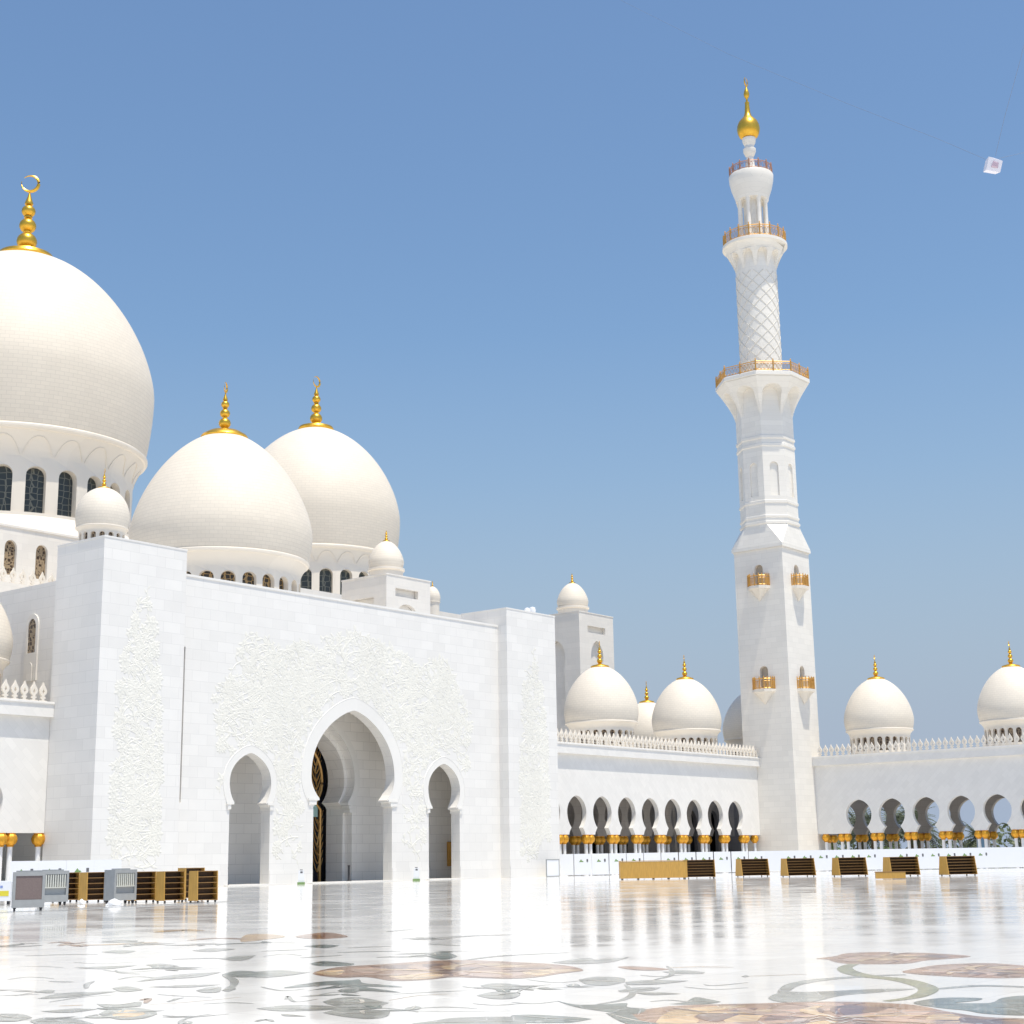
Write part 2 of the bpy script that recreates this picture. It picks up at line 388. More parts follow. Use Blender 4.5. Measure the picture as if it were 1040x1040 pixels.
def ray(px, py): return FW + RT*((px-520)/F) - UP*((py-520)/F)
def floor(px, py):
    d = ray(px, py); t = -1.6/d.z
    return (d.x*t, d.y*t)
def T(k, *pts): return [(260*k + x/4, 920 + y/4) for x, y in pts]
def smooth_loop(P, n=4):
    out = []; L = len(P)
    for i in range(L):
        p0, p1, p2, p3 = P[i-1], P[i], P[(i+1) % L], P[(i+2) % L]
        for j in range(n):
            t = j/n
            out.append(tuple(0.5*((2*p1[k]) + (-p0[k]+p2[k])*t + (2*p0[k]-5*p1[k]+4*p2[k]-p3[k])*t*t + (-p0[k]+3*p1[k]-3*p2[k]+p3[k])*t**3) for k in (0, 1)))
    return out
LAY = dict(grey=1, teal=1, olive=2, brown=1, mauve=3, pink=2, cream=2, tan=1, vein=4)
INM = {k: MB() for k in INL}
CNT = [0]
def layer(q):
    CNT[0] += 1
    return 0.0012 + q*0.0006 + CNT[0]*0.000008
def fpoly(col, pts, z=None):
    if col in ('grey', 'teal') and len(pts) < 9:      # pointed leaf tips
        i0, i1 = pts.index(min(pts)), pts.index(max(pts)); L_ = len(pts); P = []
        for s_, e_ in ((i0, i1), (i1, i0)):
            h_ = [pts[(s_+k) % L_] for k in range((e_-s_) % L_+1)]
            for k in range(len(h_)-1):
                p0, p1, p2, p3 = h_[max(0, k-1)], h_[k], h_[k+1], h_[min(len(h_)-1, k+2)]
                for j in range(5):
                    q = j/5
                    P.append(tuple(0.5*((2*p1[c]) + (-p0[c]+p2[c])*q + (2*p0[c]-5*p1[c]+4*p2[c]-p3[c])*q*q + (-p0[c]+3*p1[c]-3*p2[c]+p3[c])*q**3) for c in (0, 1)))
    else: P = smooth_loop(pts)
    lay = layer(z or LAY[col])
    W = [floor(*p) for p in P]
    tr = tessellate_polygon([[Vector((a, b, 0)) for a, b in W]])
    mb = INM[col]; i = mb.add([(a, b, lay) for a, b in W])
    for t in tr: mb.quad(*[i+k for k in t])
    if col == 'brown' and len(W) > 24:
        cx, cy = sum(p[0] for p in W)/len(W), sum(p[1] for p in W)/len(W); n_ = 15
        for k in range(n_):
            e = W[int((k+.5)*len(W)/n_) % len(W)]; s0, s1 = (.22, .93) if k % 2 else (.1, .72); bend = .10*(1 if k % 3 else -1)
            seg = []
            for j in range(8):
                f_ = s0+(s1-s0)*j/7; o_ = bend*sin(pi*j/7)
                seg.append((cx+(e[0]-cx)*f_-(e[1]-cy)*o_, cy+(e[1]-cy)*f_+(e[0]-cx)*o_))
            ln = hypot(seg[-1][0]-seg[0][0], seg[-1][1]-seg[0][1])
            wstroke(('cream', 'mauve', 'pink', 'mauve')[k % 4], seg, (.16, .07, .20, .05)[k % 4]*ln, 3 if k % 2 else 4)
    if col in ('grey', 'teal') and len(pts) < 9:
        a, c = max(((p, q) for p in pts for q in pts), key=lambda s: abs(s[0][0]-s[1][0]))
        my = sum(p[1] for p in pts)/len(pts)
        if abs(a[0]-c[0]) > 14: fstroke('vein', [(a[0]*.9+c[0]*.1, a[1]*.8+my*.2), ((a[0]+c[0])/2, my), (a[0]*.12+c[0]*.88, c[1]*.8+my*.2)], .035)
def wstroke(col, W, wd, z=None):
    mb = INM[col]; lay = layer(z or LAY[col]); n = len(W); rows = []
    for i, p in enumerate(W):
        a = W[max(0, i-1)]; b = W[min(n-1, i+1)]; dx, dy = b[0]-a[0], b[1]-a[1]; l = hypot(dx, dy) or 1
        s = i/(n-1); ww = wd*(0.35+0.65*sin(pi*min(1, max(0.0, s*0.9+0.08))))/2
        rows.append(mb.add([(p[0]-dy/l*ww, p[1]+dx/l*ww, lay), (p[0]+dy/l*ww, p[1]-dx/l*ww, lay)]))
    for a, b in zip(rows, rows[1:]): mb.quad(a, a+1, b+1, b)
def fstroke(col, pts, wd, z=None):
    W = [floor(*p) for p in pts]; out = []
    for i in range(len(W)-1):
        p0, p1, p2, p3 = W[max(0, i-1)], W[i], W[i+1], W[min(len(W)-1, i+2)]
        for j in range(6):
            t = j/6
            out.append(tuple(0.5*((2*p1[k]) + (-p0[k]+p2[k])*t + (2*p0[k]-5*p1[k]+4*p2[k]-p3[k])*t*t + (-p0[k]+3*p1[k]-3*p2[k]+p3[k])*t**3) for k in (0, 1)))
    out.append(W[-1]); wstroke(col, out, wd, z)
# right part
fpoly('brown', T(3,(195,215),(270,205),(330,192),(490,188),(495,195),(580,190),(700,195),(825,205),(740,215),(640,222),(560,235),(400,237),(290,232),(240,218)))
fpoly('cream', T(3,(430,222),(480,208),(560,200),(620,205),(600,214),(540,220)))
fpoly('pink', T(3,(300,222),(360,206),(470,200),(440,215),(360,228)), 3)
fpoly('mauve', T(3,(600,205),(660,199),(740,206),(680,214)))
fstroke('olive', T(3,(350,236),(312,252),(340,272),(420,288),(520,298),(600,315),(652,340),(600,370),(480,388)), 0.30)
fstroke('grey', T(3,(58,352),(100,322),(200,302),(370,288),(460,283),(560,280)), 0.24)
fpoly('grey', T(3,(0,375),(60,350),(150,350),(280,345),(450,338),(600,338),(450,352),(300,365),(180,390),(60,392)))
fstroke('grey', T(3,(690,338),(800,328),(900,325),(1040,330),(1150,340)), 0.22)
fpoly('brown', T(3,(545,268),(600,255),(700,240),(880,233),(1000,240),(1100,250),(1150,280),(1000,293),(850,292),(700,285),(600,278)))
fpoly('mauve', T(3,(760,272),(860,258),(960,262),(1030,270),(960,280),(860,278)))
fpoly('pink', T(3,(620,268),(700,252),(820,244),(760,258),(700,272)), 3)
fpoly('cream', T(3,(880,250),(960,246),(1040,254),(980,258)))
fpoly('teal', T(3,(590,395),(700,375),(860,375),(850,385),(760,395),(900,395),(950,375),(1040,365),(1100,370),(1100,440),(900,440),(800,425),(700,415)), 2)
fstroke('grey', T(3,(920,415),(1000,410),(1090,405)), 0.06, 4)
fpoly('brown', [(643,1030),(665,1024),(700,1021),(780,1019),(830,1017.5),(880,1018),(930,1021),(960,1027),(1000,1033),(1060,1037),(1075,1056),(940,1072),(760,1072),(640,1056)])
fpoly('cream', T(3,(-460,485),(-400,430),(-240,410),(-80,408),(-240,430),(-300,450),(-280,470),(-340,495),(-430,505)))
fpoly('mauve', T(3,(-290,445),(-180,430),(-40,415),(-140,450),(-200,470),(-260,465)))
fpoly('cream', T(3,(-180,460),(-100,430),(0,422),(60,430),(-20,448),(-60,480),(-140,490)))
fpoly('mauve', T(3,(290,425),(330,405),(420,410),(520,415),(440,440),(330,450)))
fpoly('cream', T(3,(660,445),(740,440),(790,460),(740,490),(640,480)))
fpoly('pink', T(3,(60,405),(280,395),(300,420),(180,432),(20,440)))
fpoly('mauve', T(3,(0,450),(140,442),(170,470),(120,500),(0,500)))
fpoly('pink', T(3,(420,420),(560,425),(660,432),(600,450),(520,470),(440,455)))
fpoly('mauve', T(3,(780,455),(900,465),(1040,480),(1000,520),(860,520),(800,490)))
for y in (452, 462, 474): fstroke('vein', T(3,(170,y),(230,y-9),(280,y+4),(340,y-5),(410,y+6)), 0.035)
# middle right
fpoly('teal', T(2,(180,385),(260,402),(380,400),(465,396),(470,412),(545,420),(500,440),(380,430),(260,412)))
fpoly('teal', T(2,(0,445),(100,443),(260,453),(325,460),(220,475),(0,472)))
fpoly('teal', T(2,(380,436),(480,440),(520,466),(600,480),(520,492),(440,470)), 2)
fstroke('grey', T(2,(350,400),(450,382),(490,355),(460,320)), 0.09)
fpoly('grey', T(2,(270,300),(350,288),(450,293),(460,310),(380,325),(300,318)))
fstroke('vein', T(2,(300,304),(360,306),(450,306)), 0.03)
fpoly('grey', T(2,(460,310),(560,302),(720,305),(600,318),(480,321)), 2)
fpoly('grey', T(2,(430,345),(500,332),(605,332),(560,345),(450,351)))
fpoly('grey', T(2,(490,352),(600,351),(690,358),(560,363)))
fstroke('grey', T(2,(580,300),(640,285),(650,265),(630,245)), 0.08)
fpoly('brown', T(2,(430,248),(520,247),(640,258),(560,263),(480,259)))
fpoly('grey', T(2,(610,268),(700,262),(785,270),(760,277),(650,275)))
fpoly('grey', T(2,(160,231),(260,216),(320,212),(340,219),(400,216),(480,208),(400,229),(260,237)))
fstroke('grey', T(2,(-60,203),(60,198),(230,190)), 0.10)
fpoly('teal', T(2,(640,400),(700,392),(745,372),(800,380),(850,390),(780,400)))
fstroke('grey', T(2,(780,320),(830,324),(960,312)), 0.05)
fstroke('tan', T(2,(640,252),(760,248),(900,250)), 0.08)
fpoly('grey', T(2,(930,287),(950,283),(965,287),(948,290)))
fstroke('tan', T(2,(960,286),(1040,284),(1200,278)), 0.05)
# big brown flower in the middle
fpoly('brown', T(1,(230,275),(330,250),(480,240),(620,230),(760,222),(900,222),(1040,228),(1240,240),(1330,262),(1240,275),(1140,290),(1040,296),(900,293),(800,290),(700,300),(560,305),(450,290),(330,292)))
fpoly('cream', T(1,(540,284),(640,272),(760,280),(720,294),(600,300)))
fpoly('cream', T(1,(240,272),(330,260),(360,268),(320,284)))
fpoly('mauve', T(1,(480,250),(600,240),(760,236),(700,250),(560,262)))
fpoly('mauve', T(1,(690,265),(780,252),(900,250),(840,268),(760,276)))
fpoly('cream', T(1,(900,238),(1000,236),(1100,246),(1000,250)))
fpoly('pink', T(1,(860,280),(980,268),(1120,272),(1040,288),(920,290)))
fpoly('cream', T(1,(1080,270),(1200,258),(1320,262),(1220,272),(1140,284)))
fpoly('mauve', T(1,(1000,258),(1100,252),(1200,252),(1120,264)))
fpoly('pink', T(1,(380,262),(470,252),(540,258),(460,276)), 3)
fpoly('teal', T(1,(220,235),(280,225),(400,235),(380,243),(260,245)))
fpoly('grey', T(1,(-60,275),(0,268),(100,262),(200,270),(250,265),(120,285),(0,292)))
fpoly('teal', T(1,(110,335),(250,310),(380,303),(420,300),(440,315),(560,325),(590,331),(440,329),(590,352),(440,346),(400,352),(330,346),(390,331),(260,340),(210,346),(330,321)))
fpoly('grey', T(1,(270,390),(330,375),(420,372),(540,395),(490,408),(380,413),(300,402)))
fpoly('grey', T(1,(270,435),(350,418),(430,418),(545,430),(530,450),(460,460),(350,450)))
fstroke('vein', T(1,(370,385),(420,380),(430,395),(380,400)), 0.05)
fstroke('vein', T(1,(440,440),(430,428),(470,424)), 0.05)
fpoly('grey', T(1,(0,418),(120,405),(270,405),(400,416),(260,425),(100,428)))
fpoly('grey', T(1,(910,325),(960,315),(1040,318),(1115,330),(1040,341),(960,338)))
fpoly('grey', T(1,(895,365),(960,350),(1040,352),(1075,362),(1040,377),(960,378)))
fstroke('vein', T(1,(960,328),(1030,328),(1090,330)), 0.03)
fpoly('grey', T(1,(640,478),(720,468),(820,455),(1040,452),(1100,470),(1040,492),(640,492)))
fpoly('teal', T(1,(690,205),(740,196),(780,190),(820,206),(760,219)))
fstroke('grey', T(1,(840,222),(950,208),(1060,200)), 0.14)
fpoly('tan', T(1,(-40,118),(45,115),(120,125),(40,137),(-60,146)))
fpoly('brown', T(1,(160,125),(270,109),(340,115),(370,127),(250,135)))
fpoly('teal', T(1,(190,164),(270,158),(340,162),(280,172)))
for a in ((20,185,210,178),(370,172,550,165),(330,190,590,185),(180,212,350,202),(490,210,700,205),(700,158,830,162),(590,135,680,132),(530,106,640,96)):
    fstroke('grey', T(1,(a[0],a[1]),((a[0]+a[2])/2,(a[1]+a[3])/2-1),(a[2],a[3])), 0.16)
fstroke('tan', T(1,(540,385),(660,365),(780,360)), 0.03); fstroke('grey', T(1,(540,425),(800,430),(1040,428)), 0.025)
fstroke('grey', T(1,(120,380),(130,368),(160,390),(250,380)), 0.05)
fpoly('grey', T(1,(100,440),(150,442),(210,450),(120,448)))
fstroke('grey', T(1,(0,470),(40,462),(70,470)), 0.08)
# left part
fpoly('grey', T(0,(140,350),(190,342),(225,345),(200,355)))
fpoly('grey', T(0,(150,378),(260,355),(480,348),(300,371)))
fpoly('grey', T(0,(455,335),(520,328),(585,342),(500,350)))
fpoly('grey', T(0,(550,310),(640,290),(780,275),(900,270),(800,290),(640,300)))
fpoly('teal', T(0,(900,280),(960,265),(1040,268),(1120,280),(1040,289),(960,290)))
fstroke('grey', T(0,(910,282),(950,303),(948,330)), 0.13)
fpoly('grey', T(0,(600,330),(750,322),(900,320),(760,332)))
fpoly('grey', T(0,(795,345),(850,330),(900,330),(890,350),(830,353)))
fpoly('grey', T(0,(900,345),(940,322),(960,338),(930,348)))
fpoly('grey', T(0,(400,440),(450,420),(540,414),(620,425),(640,440),(580,458),(480,462)))
fpoly('cream', T(0,(455,440),(500,425),(560,428),(590,440),(540,452),(480,454)))
fpoly('grey', T(0,(390,398),(480,402),(570,390),(570,408),(440,415)))
fstroke('brown', T(0,(572,384),(602,378),(590,396)), 0.10)
fpoly('grey', T(0,(165,430),(300,418),(400,420),(280,434)))
fpoly('grey', T(0,(-40,440),(80,440),(132,455),(60,470),(-30,466)))
fpoly('grey', T(0,(120,470),(180,455),(300,460),(385,480),(200,494)))
fstroke('brown', T(0,(200,152),(250,147),(290,154),(345,148)), .22); fstroke('brown', T(0,(235,163),(280,158),(330,165),(360,158)), .18); fstroke('cream', T(0,(240,156),(300,160),(350,156)), .12)
fstroke('cream', T(0,(350,160),(480,156),(640,148)), 0.35)
fstroke('tan', T(0,(640,108),(740,98),(820,102)), 0.5); fstroke('grey', T(0,(415,146),(480,142),(540,142)), 0.2)
fpoly('grey', T(0,(410,188),(480,180),(555,184),(500,193)))
fpoly('grey', T(0,(300,252),(420,246),(560,242),(430,257)))
fpoly('grey', T(0,(590,240),(660,235),(730,245),(650,251)))
fstroke('grey', T(0,(700,218),(850,213),(960,216)), 0.15); fpoly('grey', T(0,(890,215),(960,205),(1040,202),(1000,220),(940,222)))
fpoly('grey', T(0,(780,183),(860,172),(960,176),(860,187)))
fstroke('brown', T(0,(770,140),(880,132),(1000,136)), 0.35); fstroke('grey', T(0,(0,165),(80,166),(170,160)), 0.3); fstroke('grey', T(0,(100,204),(240,199),(400,198)), 0.14)
fstroke('grey', T(0,(470,262),(490,272),(570,278)), 0.06); fstroke('tan', T(0,(600,402),(760,392),(980,372)), 0.03)
fstroke('grey', T(0,(350,335),(355,318),(382,306)), 0.09); fstroke('grey', T(0,(680,390),(720,378),(746,374)), 0.07)
fstroke('grey', T(0,(0,366),(100,362),(160,360)), 0.06); fstroke('tan', T(0,(240,408),(340,404)), 0.06); fstroke('grey', T(0,(200,308),(300,310)), 0.10)
for s_ in (((60,366),(150,352),(240,356)), ((200,392),(330,372),(470,362)), ((480,300),(560,288),(700,300)), ((300,230),(420,236),(560,228)), ((640,360),(720,366),(860,372)),
           ((30,300),(120,290),(220,296)), ((420,262),(520,270),(640,262)), ((820,400),(930,394),(1030,398)), ((660,446),(780,452),(930,440)), ((40,250),(160,246),(260,252))):
    fstroke('grey', T(0, *s_), .05)
for s_ in (((20,330),(110,345),(200,338)), ((560,360),(700,352),(860,345)), ((620,420),(760,412),(900,418)), ((540,206),(640,212),(700,204)), ((30,206),(120,196),(190,204)), ((880,398),(980,404),(1090,396)), ((240,366),(320,352),(420,356))):
    fstroke('grey', T(1, *s_), .05)
for s_ in (((60,300),(180,312),(290,304)), ((520,282),(600,288),(700,280)), ((700,330),(820,340),(960,334)), ((560,390),(640,384),(720,392)), ((0,392),(90,398),(190,388))):
    fstroke('grey', T(2, *s_), .05)
RS = random.Random(21)
def sprig(x, y, a, L, big=1.0, c1='grey'):
    W = [(x, y)]; ca = RS.choice([-1, 1])*RS.uniform(.08, .2)
    for i in range(int(L/.12)): a += ca; ca *= RS.uniform(.9, 1.06); W.append((W[-1][0]+.12*cos(a), W[-1][1]+.12*sin(a)))
    wstroke(c1, W, .055*big)
    for i in range(2, len(W), 4):
        for sg in (-1, 1):
            if RS.random() < .25: continue
            d = atan2(W[i][1]-W[i-1][1], W[i][0]-W[i-1][0])+sg*RS.uniform(.5, 1.0); l = RS.uniform(.35, .75)*big; cv = sg*RS.uniform(-.5, .5); p = W[i]; seg = [p]
            for j in range(7): d += cv/7; seg.append((seg[-1][0]+cos(d)*l/7, seg[-1][1]+sin(d)*l/7))
            mb = INM[RS.choice([c1, 'grey', 'teal'])]; lay = layer(1); rows = []
            for j, q in enumerate(seg):
                a0_, b0_ = seg[max(0, j-1)], seg[min(7, j+1)]; dx, dy = b0_[0]-a0_[0], b0_[1]-a0_[1]; n_ = hypot(dx, dy) or 1; ww = l*.17*sin(pi*(j/7)**.75)+.001
                rows.append(mb.add([(q[0]-dy/n_*ww, q[1]+dx/n_*ww, lay), (q[0]+dy/n_*ww, q[1]-dx/n_*ww, lay)]))
            for r_, q_ in zip(rows, rows[1:]): mb.quad(r_, r_+1, q_+1, q_)
            wstroke('vein', seg[1:-1], .022*big, 4)
for px_, py_ in [(40, 1008), (215, 1030), (300, 1000), (425, 1028), (470, 1002), (120, 962), (300, 958), (500, 966), (20, 1036), (170, 980), (440, 955), (20, 958), (560, 1000)]:
    d_ = hypot(*floor(px_, py_)); sprig(*floor(px_, py_), RS.uniform(0, 6.28), RS.uniform(1.4, 2.6)*(1 if d_ < 24 else 1.5), .8 if d_ < 24 else 1.2)
# more vines of the same kind outside the frame
for k in range(46):
    while True:
        x, y = R.uniform(-30, 75), R.uniform(-45, 40)
        d = Vector((x, y, 0)); q = Vector((x, y, -1.6))
        zc = q.dot(FW)
        if zc > 0 and abs(q.dot(RT)/zc*F) < 600: continue
        break
    a = R.uniform(0, 6.28); W = [(x, y)]; ca = R.uniform(-.25, .25)
    for i in range(14): a += ca; W.append((W[-1][0]+.3*cos(a), W[-1][1]+.3*sin(a)))
    wstroke(R.choice(['olive', 'grey', 'grey']), W, 0.22)
    for i in range(2, 14, 4):
        b = a + R.choice([-1, 1])*0.9; p = W[i]; L = R.uniform(.7, 1.3)
        wstroke(R.choice(['grey', 'teal', 'grey']), [(p[0]+cos(b)*L*j/6, p[1]+sin(b)*L*j/6) for j in range(7)], L*0.5)
    mb = INM['brown']; lz = layer(1); i0 = mb.add([(W[-1][0]+(0.7+.2*cos(6*t))*cos(t), W[-1][1]+(0.7+.2*cos(6*t))*sin(t), lz) for t in [2*pi*j/36 for j in range(36)]])
    mb.f.append(tuple(i0+j for j in range(36))); mb.m.append(0)
NAMES = dict(grey='grey_leaf_inlay', teal='dark_leaf_inlay', olive='stem_inlay', brown='flower_inlay', cream='cream_petal_inlay', mauve='dark_petal_inlay',
             pink='pink_petal_inlay', tan='tan_inlay', vein='vein_inlay')
for k, mb in INM.items():
    mb.build(NAMES[k], 'inlay_'+k, courtyard, fix=False)

# ================================================================== PORTAL
AX = 86.3
YF, YM, YB, HP, HM = 84.91, 85.93, 90.12, 23.2, 21.66
TW = 0.95
portal = thing('entrance_portal', 'tall white marble entrance front with three pointed arches and carved floral panels', 'building', (AX, YM, 0))
def MY(y0): return lambda u, z, d: (u, y0+d, z)
def MX(x0): return lambda u, z, d: (x0+d, u, z)
xl, xr = 68.45, 2*AX-68.45
arches = [horseshoe(AX-10.58, 0, 1.93, 5.35, 1.5, 5.85, 1.98, 7.25, 9.4),
          horseshoe(AX, 0, 4.3, 5.75, 3.7, 6.3, 4.56, 8.0, 13.15, n=20),
          horseshoe(AX+10.58, 0, 1.93, 5.35, 1.5, 5.85, 1.98, 7.25, 9.4)]
outer = [(xl+.002, 0)]
for a in arches: outer += a
outer += [(xr-.002, 0), (xr-.002, HM), (xl+.002, HM)]
slots = [[(69.18, 5.74), (69.40, 5.74), (69.40, 16.6), (69.18, 16.6)]]
b = MB(); b.panel(outer, slots, MY(YM), TW); fw_ = b.build('front_wall', 'wall_marble', portal)
for s in slots: b = MB(); b.box(s[0][0]-.05, s[1][0]+.05, YM+.5, YM+.6, s[0][1]-.05, s[2][1]+.05); b.build('slot_back', 'groove', portal)
# plinth course and coping
for x0, x1, y in [(xl+.01, AX-12.54, YM), (AX-8.62, AX-4.33, YM), (AX+4.33, AX+8.62, YM), (AX+12.54, xr-.01, YM)]:
    b = MB(); b.box(x0, x1, y-.05, y+.1, 0, 1.02); b.build('plinth', 'wall_marble', portal)
b = MB(); b.box(xl+.01, xr-.01, YM-.06, YM+1.3, HM+.002, HM+.16); b.build('coping', 'plain_marble', portal)
# arch bands
for a, wd in zip(arches, (0.55, 0.98, 0.55)):
    core = a[5:-5]
    b = MB(); O_ = offset(core, wd)
    b.panel(core + O_[::-1], [], MY(YM-.025), .04, back=False); b.ridge([(p[0], p[1]) for p in offset(core, wd+.02)], .045, .04, MY(YM))
    b.build('arch_band', 'plain_marble', portal, smooth=35)
    # abacus blocks at the neck
    zf = a[1][1]; x0, x1 = a[0][0], a[-1][0]; ne = min(p[0]-x0 for p in a[5:7]) if False else 0
    nz = a[5][1]; nl, nr = a[5][0], a[-6][0]
    for sx, xj, xn in ((-1, x0, nl), (1, x1, nr)):
        b = MB()
        lo, hi = (xj-.62*wd, xn-.1) if sx < 0 else (xn+.1, xj+.62*wd)
        lo2, hi2 = min(lo, hi), max(lo, hi)
        b.box(lo2, hi2, YM-.14, YM+TW+.1, nz-.16, nz+.0)
        b.box(lo2 + (0.1 if sx < 0 else 0.25), hi2 - (0.25 if sx < 0 else 0.1), YM-.10, YM+TW+.06, nz-.5, nz-.16)
        b.build('abacus', 'plain_marble', portal)
# pylons
for x0, x1 in ((61.43, xl), (xr, 2*AX-61.43)):
    b = MB(); b.box(x0, x1, YF, YB+.1, 0, HP); b.box(x0-.02, x1+.02, YF-.04, YF-.001, 0, 1.02); b.box(x0-.04, x0-.002, YF-.04, YB, 0, 1.02); b.box(x0-.03, x1+.03, YF-.03, YB+.12, HP+.002, HP+.12)
    b.build('pylon', 'wall_marble', portal)
# body of the block behind
b = MB()
b.box(62.9, 69.0, YB+.15, 112, 0, 21.3); b.box(2*AX-69, 2*AX-62.9, YB+.15, 112, 0, 21.3)
b.box(69.02, 2*AX-69.02, 97.0, 112, 0, 21.28); b.box(69.02, 2*AX-69.02, YM+TW+.35, 96.98, 15.6, 21.28)
b.build('block_wall', 'wall_marble', portal)
# vestibule
YI, YD = 90.4, 92.8
b = MB()
ia = horseshoe(AX, 0, 4.3, 5.75, 3.75, 6.3, 4.5, 8.0, 13.0, n=18)
b.panel([(69.03, 0)] + ia + [(2*AX-69.03, 0), (2*AX-69.03, 15.55), (69.03, 15.55)], [], MY(YI), 0.8)
ib = horseshoe(AX, 0, 4.05, 5.75, 3.5, 6.3, 4.2, 8.0, 12.4, n=18)
b.panel([(77, 0)] + ib + [(95.6, 0), (95.6, 15.5), (77, 15.5)], [], MY(YI+.82), 1.9)
b.box(103.52, 103.6, YM+TW+.36, YI-.01, 0, 15.55); b.box(69.03, 69.1, YM+TW+.36, YI-.01, 0, 15.55)
b.box(69.03, 2*AX-69.03, YM+TW+.36, YI-.01, 15.56, 15.59)
b.build('vestibule', 'inner_marble', portal)
b = MB(); core = ia[5:-5]; b.panel(core + offset(core, .6)[::-1], [], MY(YI-.08), .078, back=False)
for xx in (AX-4.3, AX+4.3):
    s = 1 if xx > AX else -1
    lo, hi = sorted((xx-s*.55, xx+s*.35))
    for i, (za, zb_, e) in enumerate(((6.02, 6.28, 0), (5.75, 6.0, .12), (5.45, 5.73, .22))): b.box(lo+e*(s < 0)*0+(e if s > 0 else 0), hi-(e if s < 0 else 0), YI-.12+e*.3, YI+.79, za, zb_)
b.build('inner_arch_band', 'plain_marble', portal)
# door
door = MB(); door.panel([(AX-4.6, 0), (AX+4.6, 0), (AX+4.6, 13.2), (AX-4.6, 13.2)], [], MY(YD+1.0), .1); door = door.build('door', 'door_glass', portal)
b = MB(); yd = YD+.93
b.tube([(p[0], yd, p[1]) for p in offset(ib, -.12)], .13, 6)
b.box(AX-3.6, AX+3.6, yd-.08, yd+.08, 6.2, 6.45)
for sx in (-1, 1):
    for (bx, z0, z1) in ((3.7, .8, 5.0), (2.4, .5, 4.6), (3.4, 6.8, 11.0), (2.0, 6.8, 12.0)):
        for q in range(7):
            zz = z0+(z1-z0)*q/6.5
            for e in (-1, 1):
                b.tube([(AX+sx*(bx-.35*s*e*1.6), yd, zz+.25*s+.85*s*s) for s in (0, .25, .5, .75, 1)], [.075, .07, .06, .05, .03], 5)
        b.tube([(AX+sx*(bx+.12*sin(i*1.3)), yd, z0+(z1-z0)*i/8) for i in range(9)], .07, 5)
b.build('frame', 'arch_gold', door, smooth=40)
b = MB(); b.box(AX-3.6, AX+3.6, yd-.05, yd+.03, 5.2, 6.18); b.build('transom', 'teal_glass', door)
b = MB()
for cx, hw in ((AX-10.58, 2.3), (AX, 4.8), (AX+10.58, 2.3)): b.box(cx-hw, cx+hw, YM-.5, YM+2.0, 0.004, 0.09)
b.build('threshold', 'plain_marble', portal)
# narrow window in the side of the block (facing -X)
b = MB(); b.panel(round_arch(94.9, 14.4, .75, 18.4, 19.2) , [round_arch(94.9, 16.4, .48, 18.2, 18.85)], MX(62.8), .25); b.panel(round_arch(94.9, 14.38, .3, 15.4, 15.7), [], MX(62.74), .05)
win = b.build('window', 'hall_marble', portal)
b = MB(); b.panel(round_arch(94.9, 16.3, .55, 18.2, 18.9), [], MX(62.86), .03); b.build('pane', 'screen_brown', win)

# carved relief
def inside(poly, x, y):
    c = False; j = len(poly)-1
    for i in range(len(poly)):
        if (poly[i][1] > y) != (poly[j][1] > y) and x < (poly[j][0]-poly[i][0])*(y-poly[i][1])/(poly[j][1]-poly[i][1])+poly[i][0]: c = not c
        j = i
    return c
def leaf(b, x, z, a, L, Wd, h, M):
    ca, sa = cos(a), sin(a)
    P = [(0, 0), (.35*L, Wd), (.7*L, Wd*.62), (L, 0), (.7*L, -Wd*.62), (.35*L, -Wd)]
    pts = [M(x+p*ca-q*sa, z+p*sa+q*ca, 0.0) for p, q in P]; mid = [M(x+p*ca, z+p*sa, -h) for p in (.12*L, .4*L, .75*L)]
    i = b.add(pts+mid)
    for f in ((0, 1, 7, 6), (1, 2, 8, 7), (2, 3, 8), (3, 4, 8), (4, 5, 7, 8), (5, 0, 6, 7)): b.quad(*[i+k for k in f])
def rosette(b, x, z, r, h, M, n=6):
    a0 = R.uniform(0, 6)
    for k in range(n): leaf(b, x, z, a0+2*pi*k/n, r, r*.42, h, M)
    i = b.add([M(x+r*.25*cos(t), z+r*.25*sin(t), -h*.9) for t in [2*pi*k/8 for k in range(8)]] + [M(x, z, -h*1.7)])
    for k in range(8): b.quad(i+k, i+(k+1) % 8, i+8)
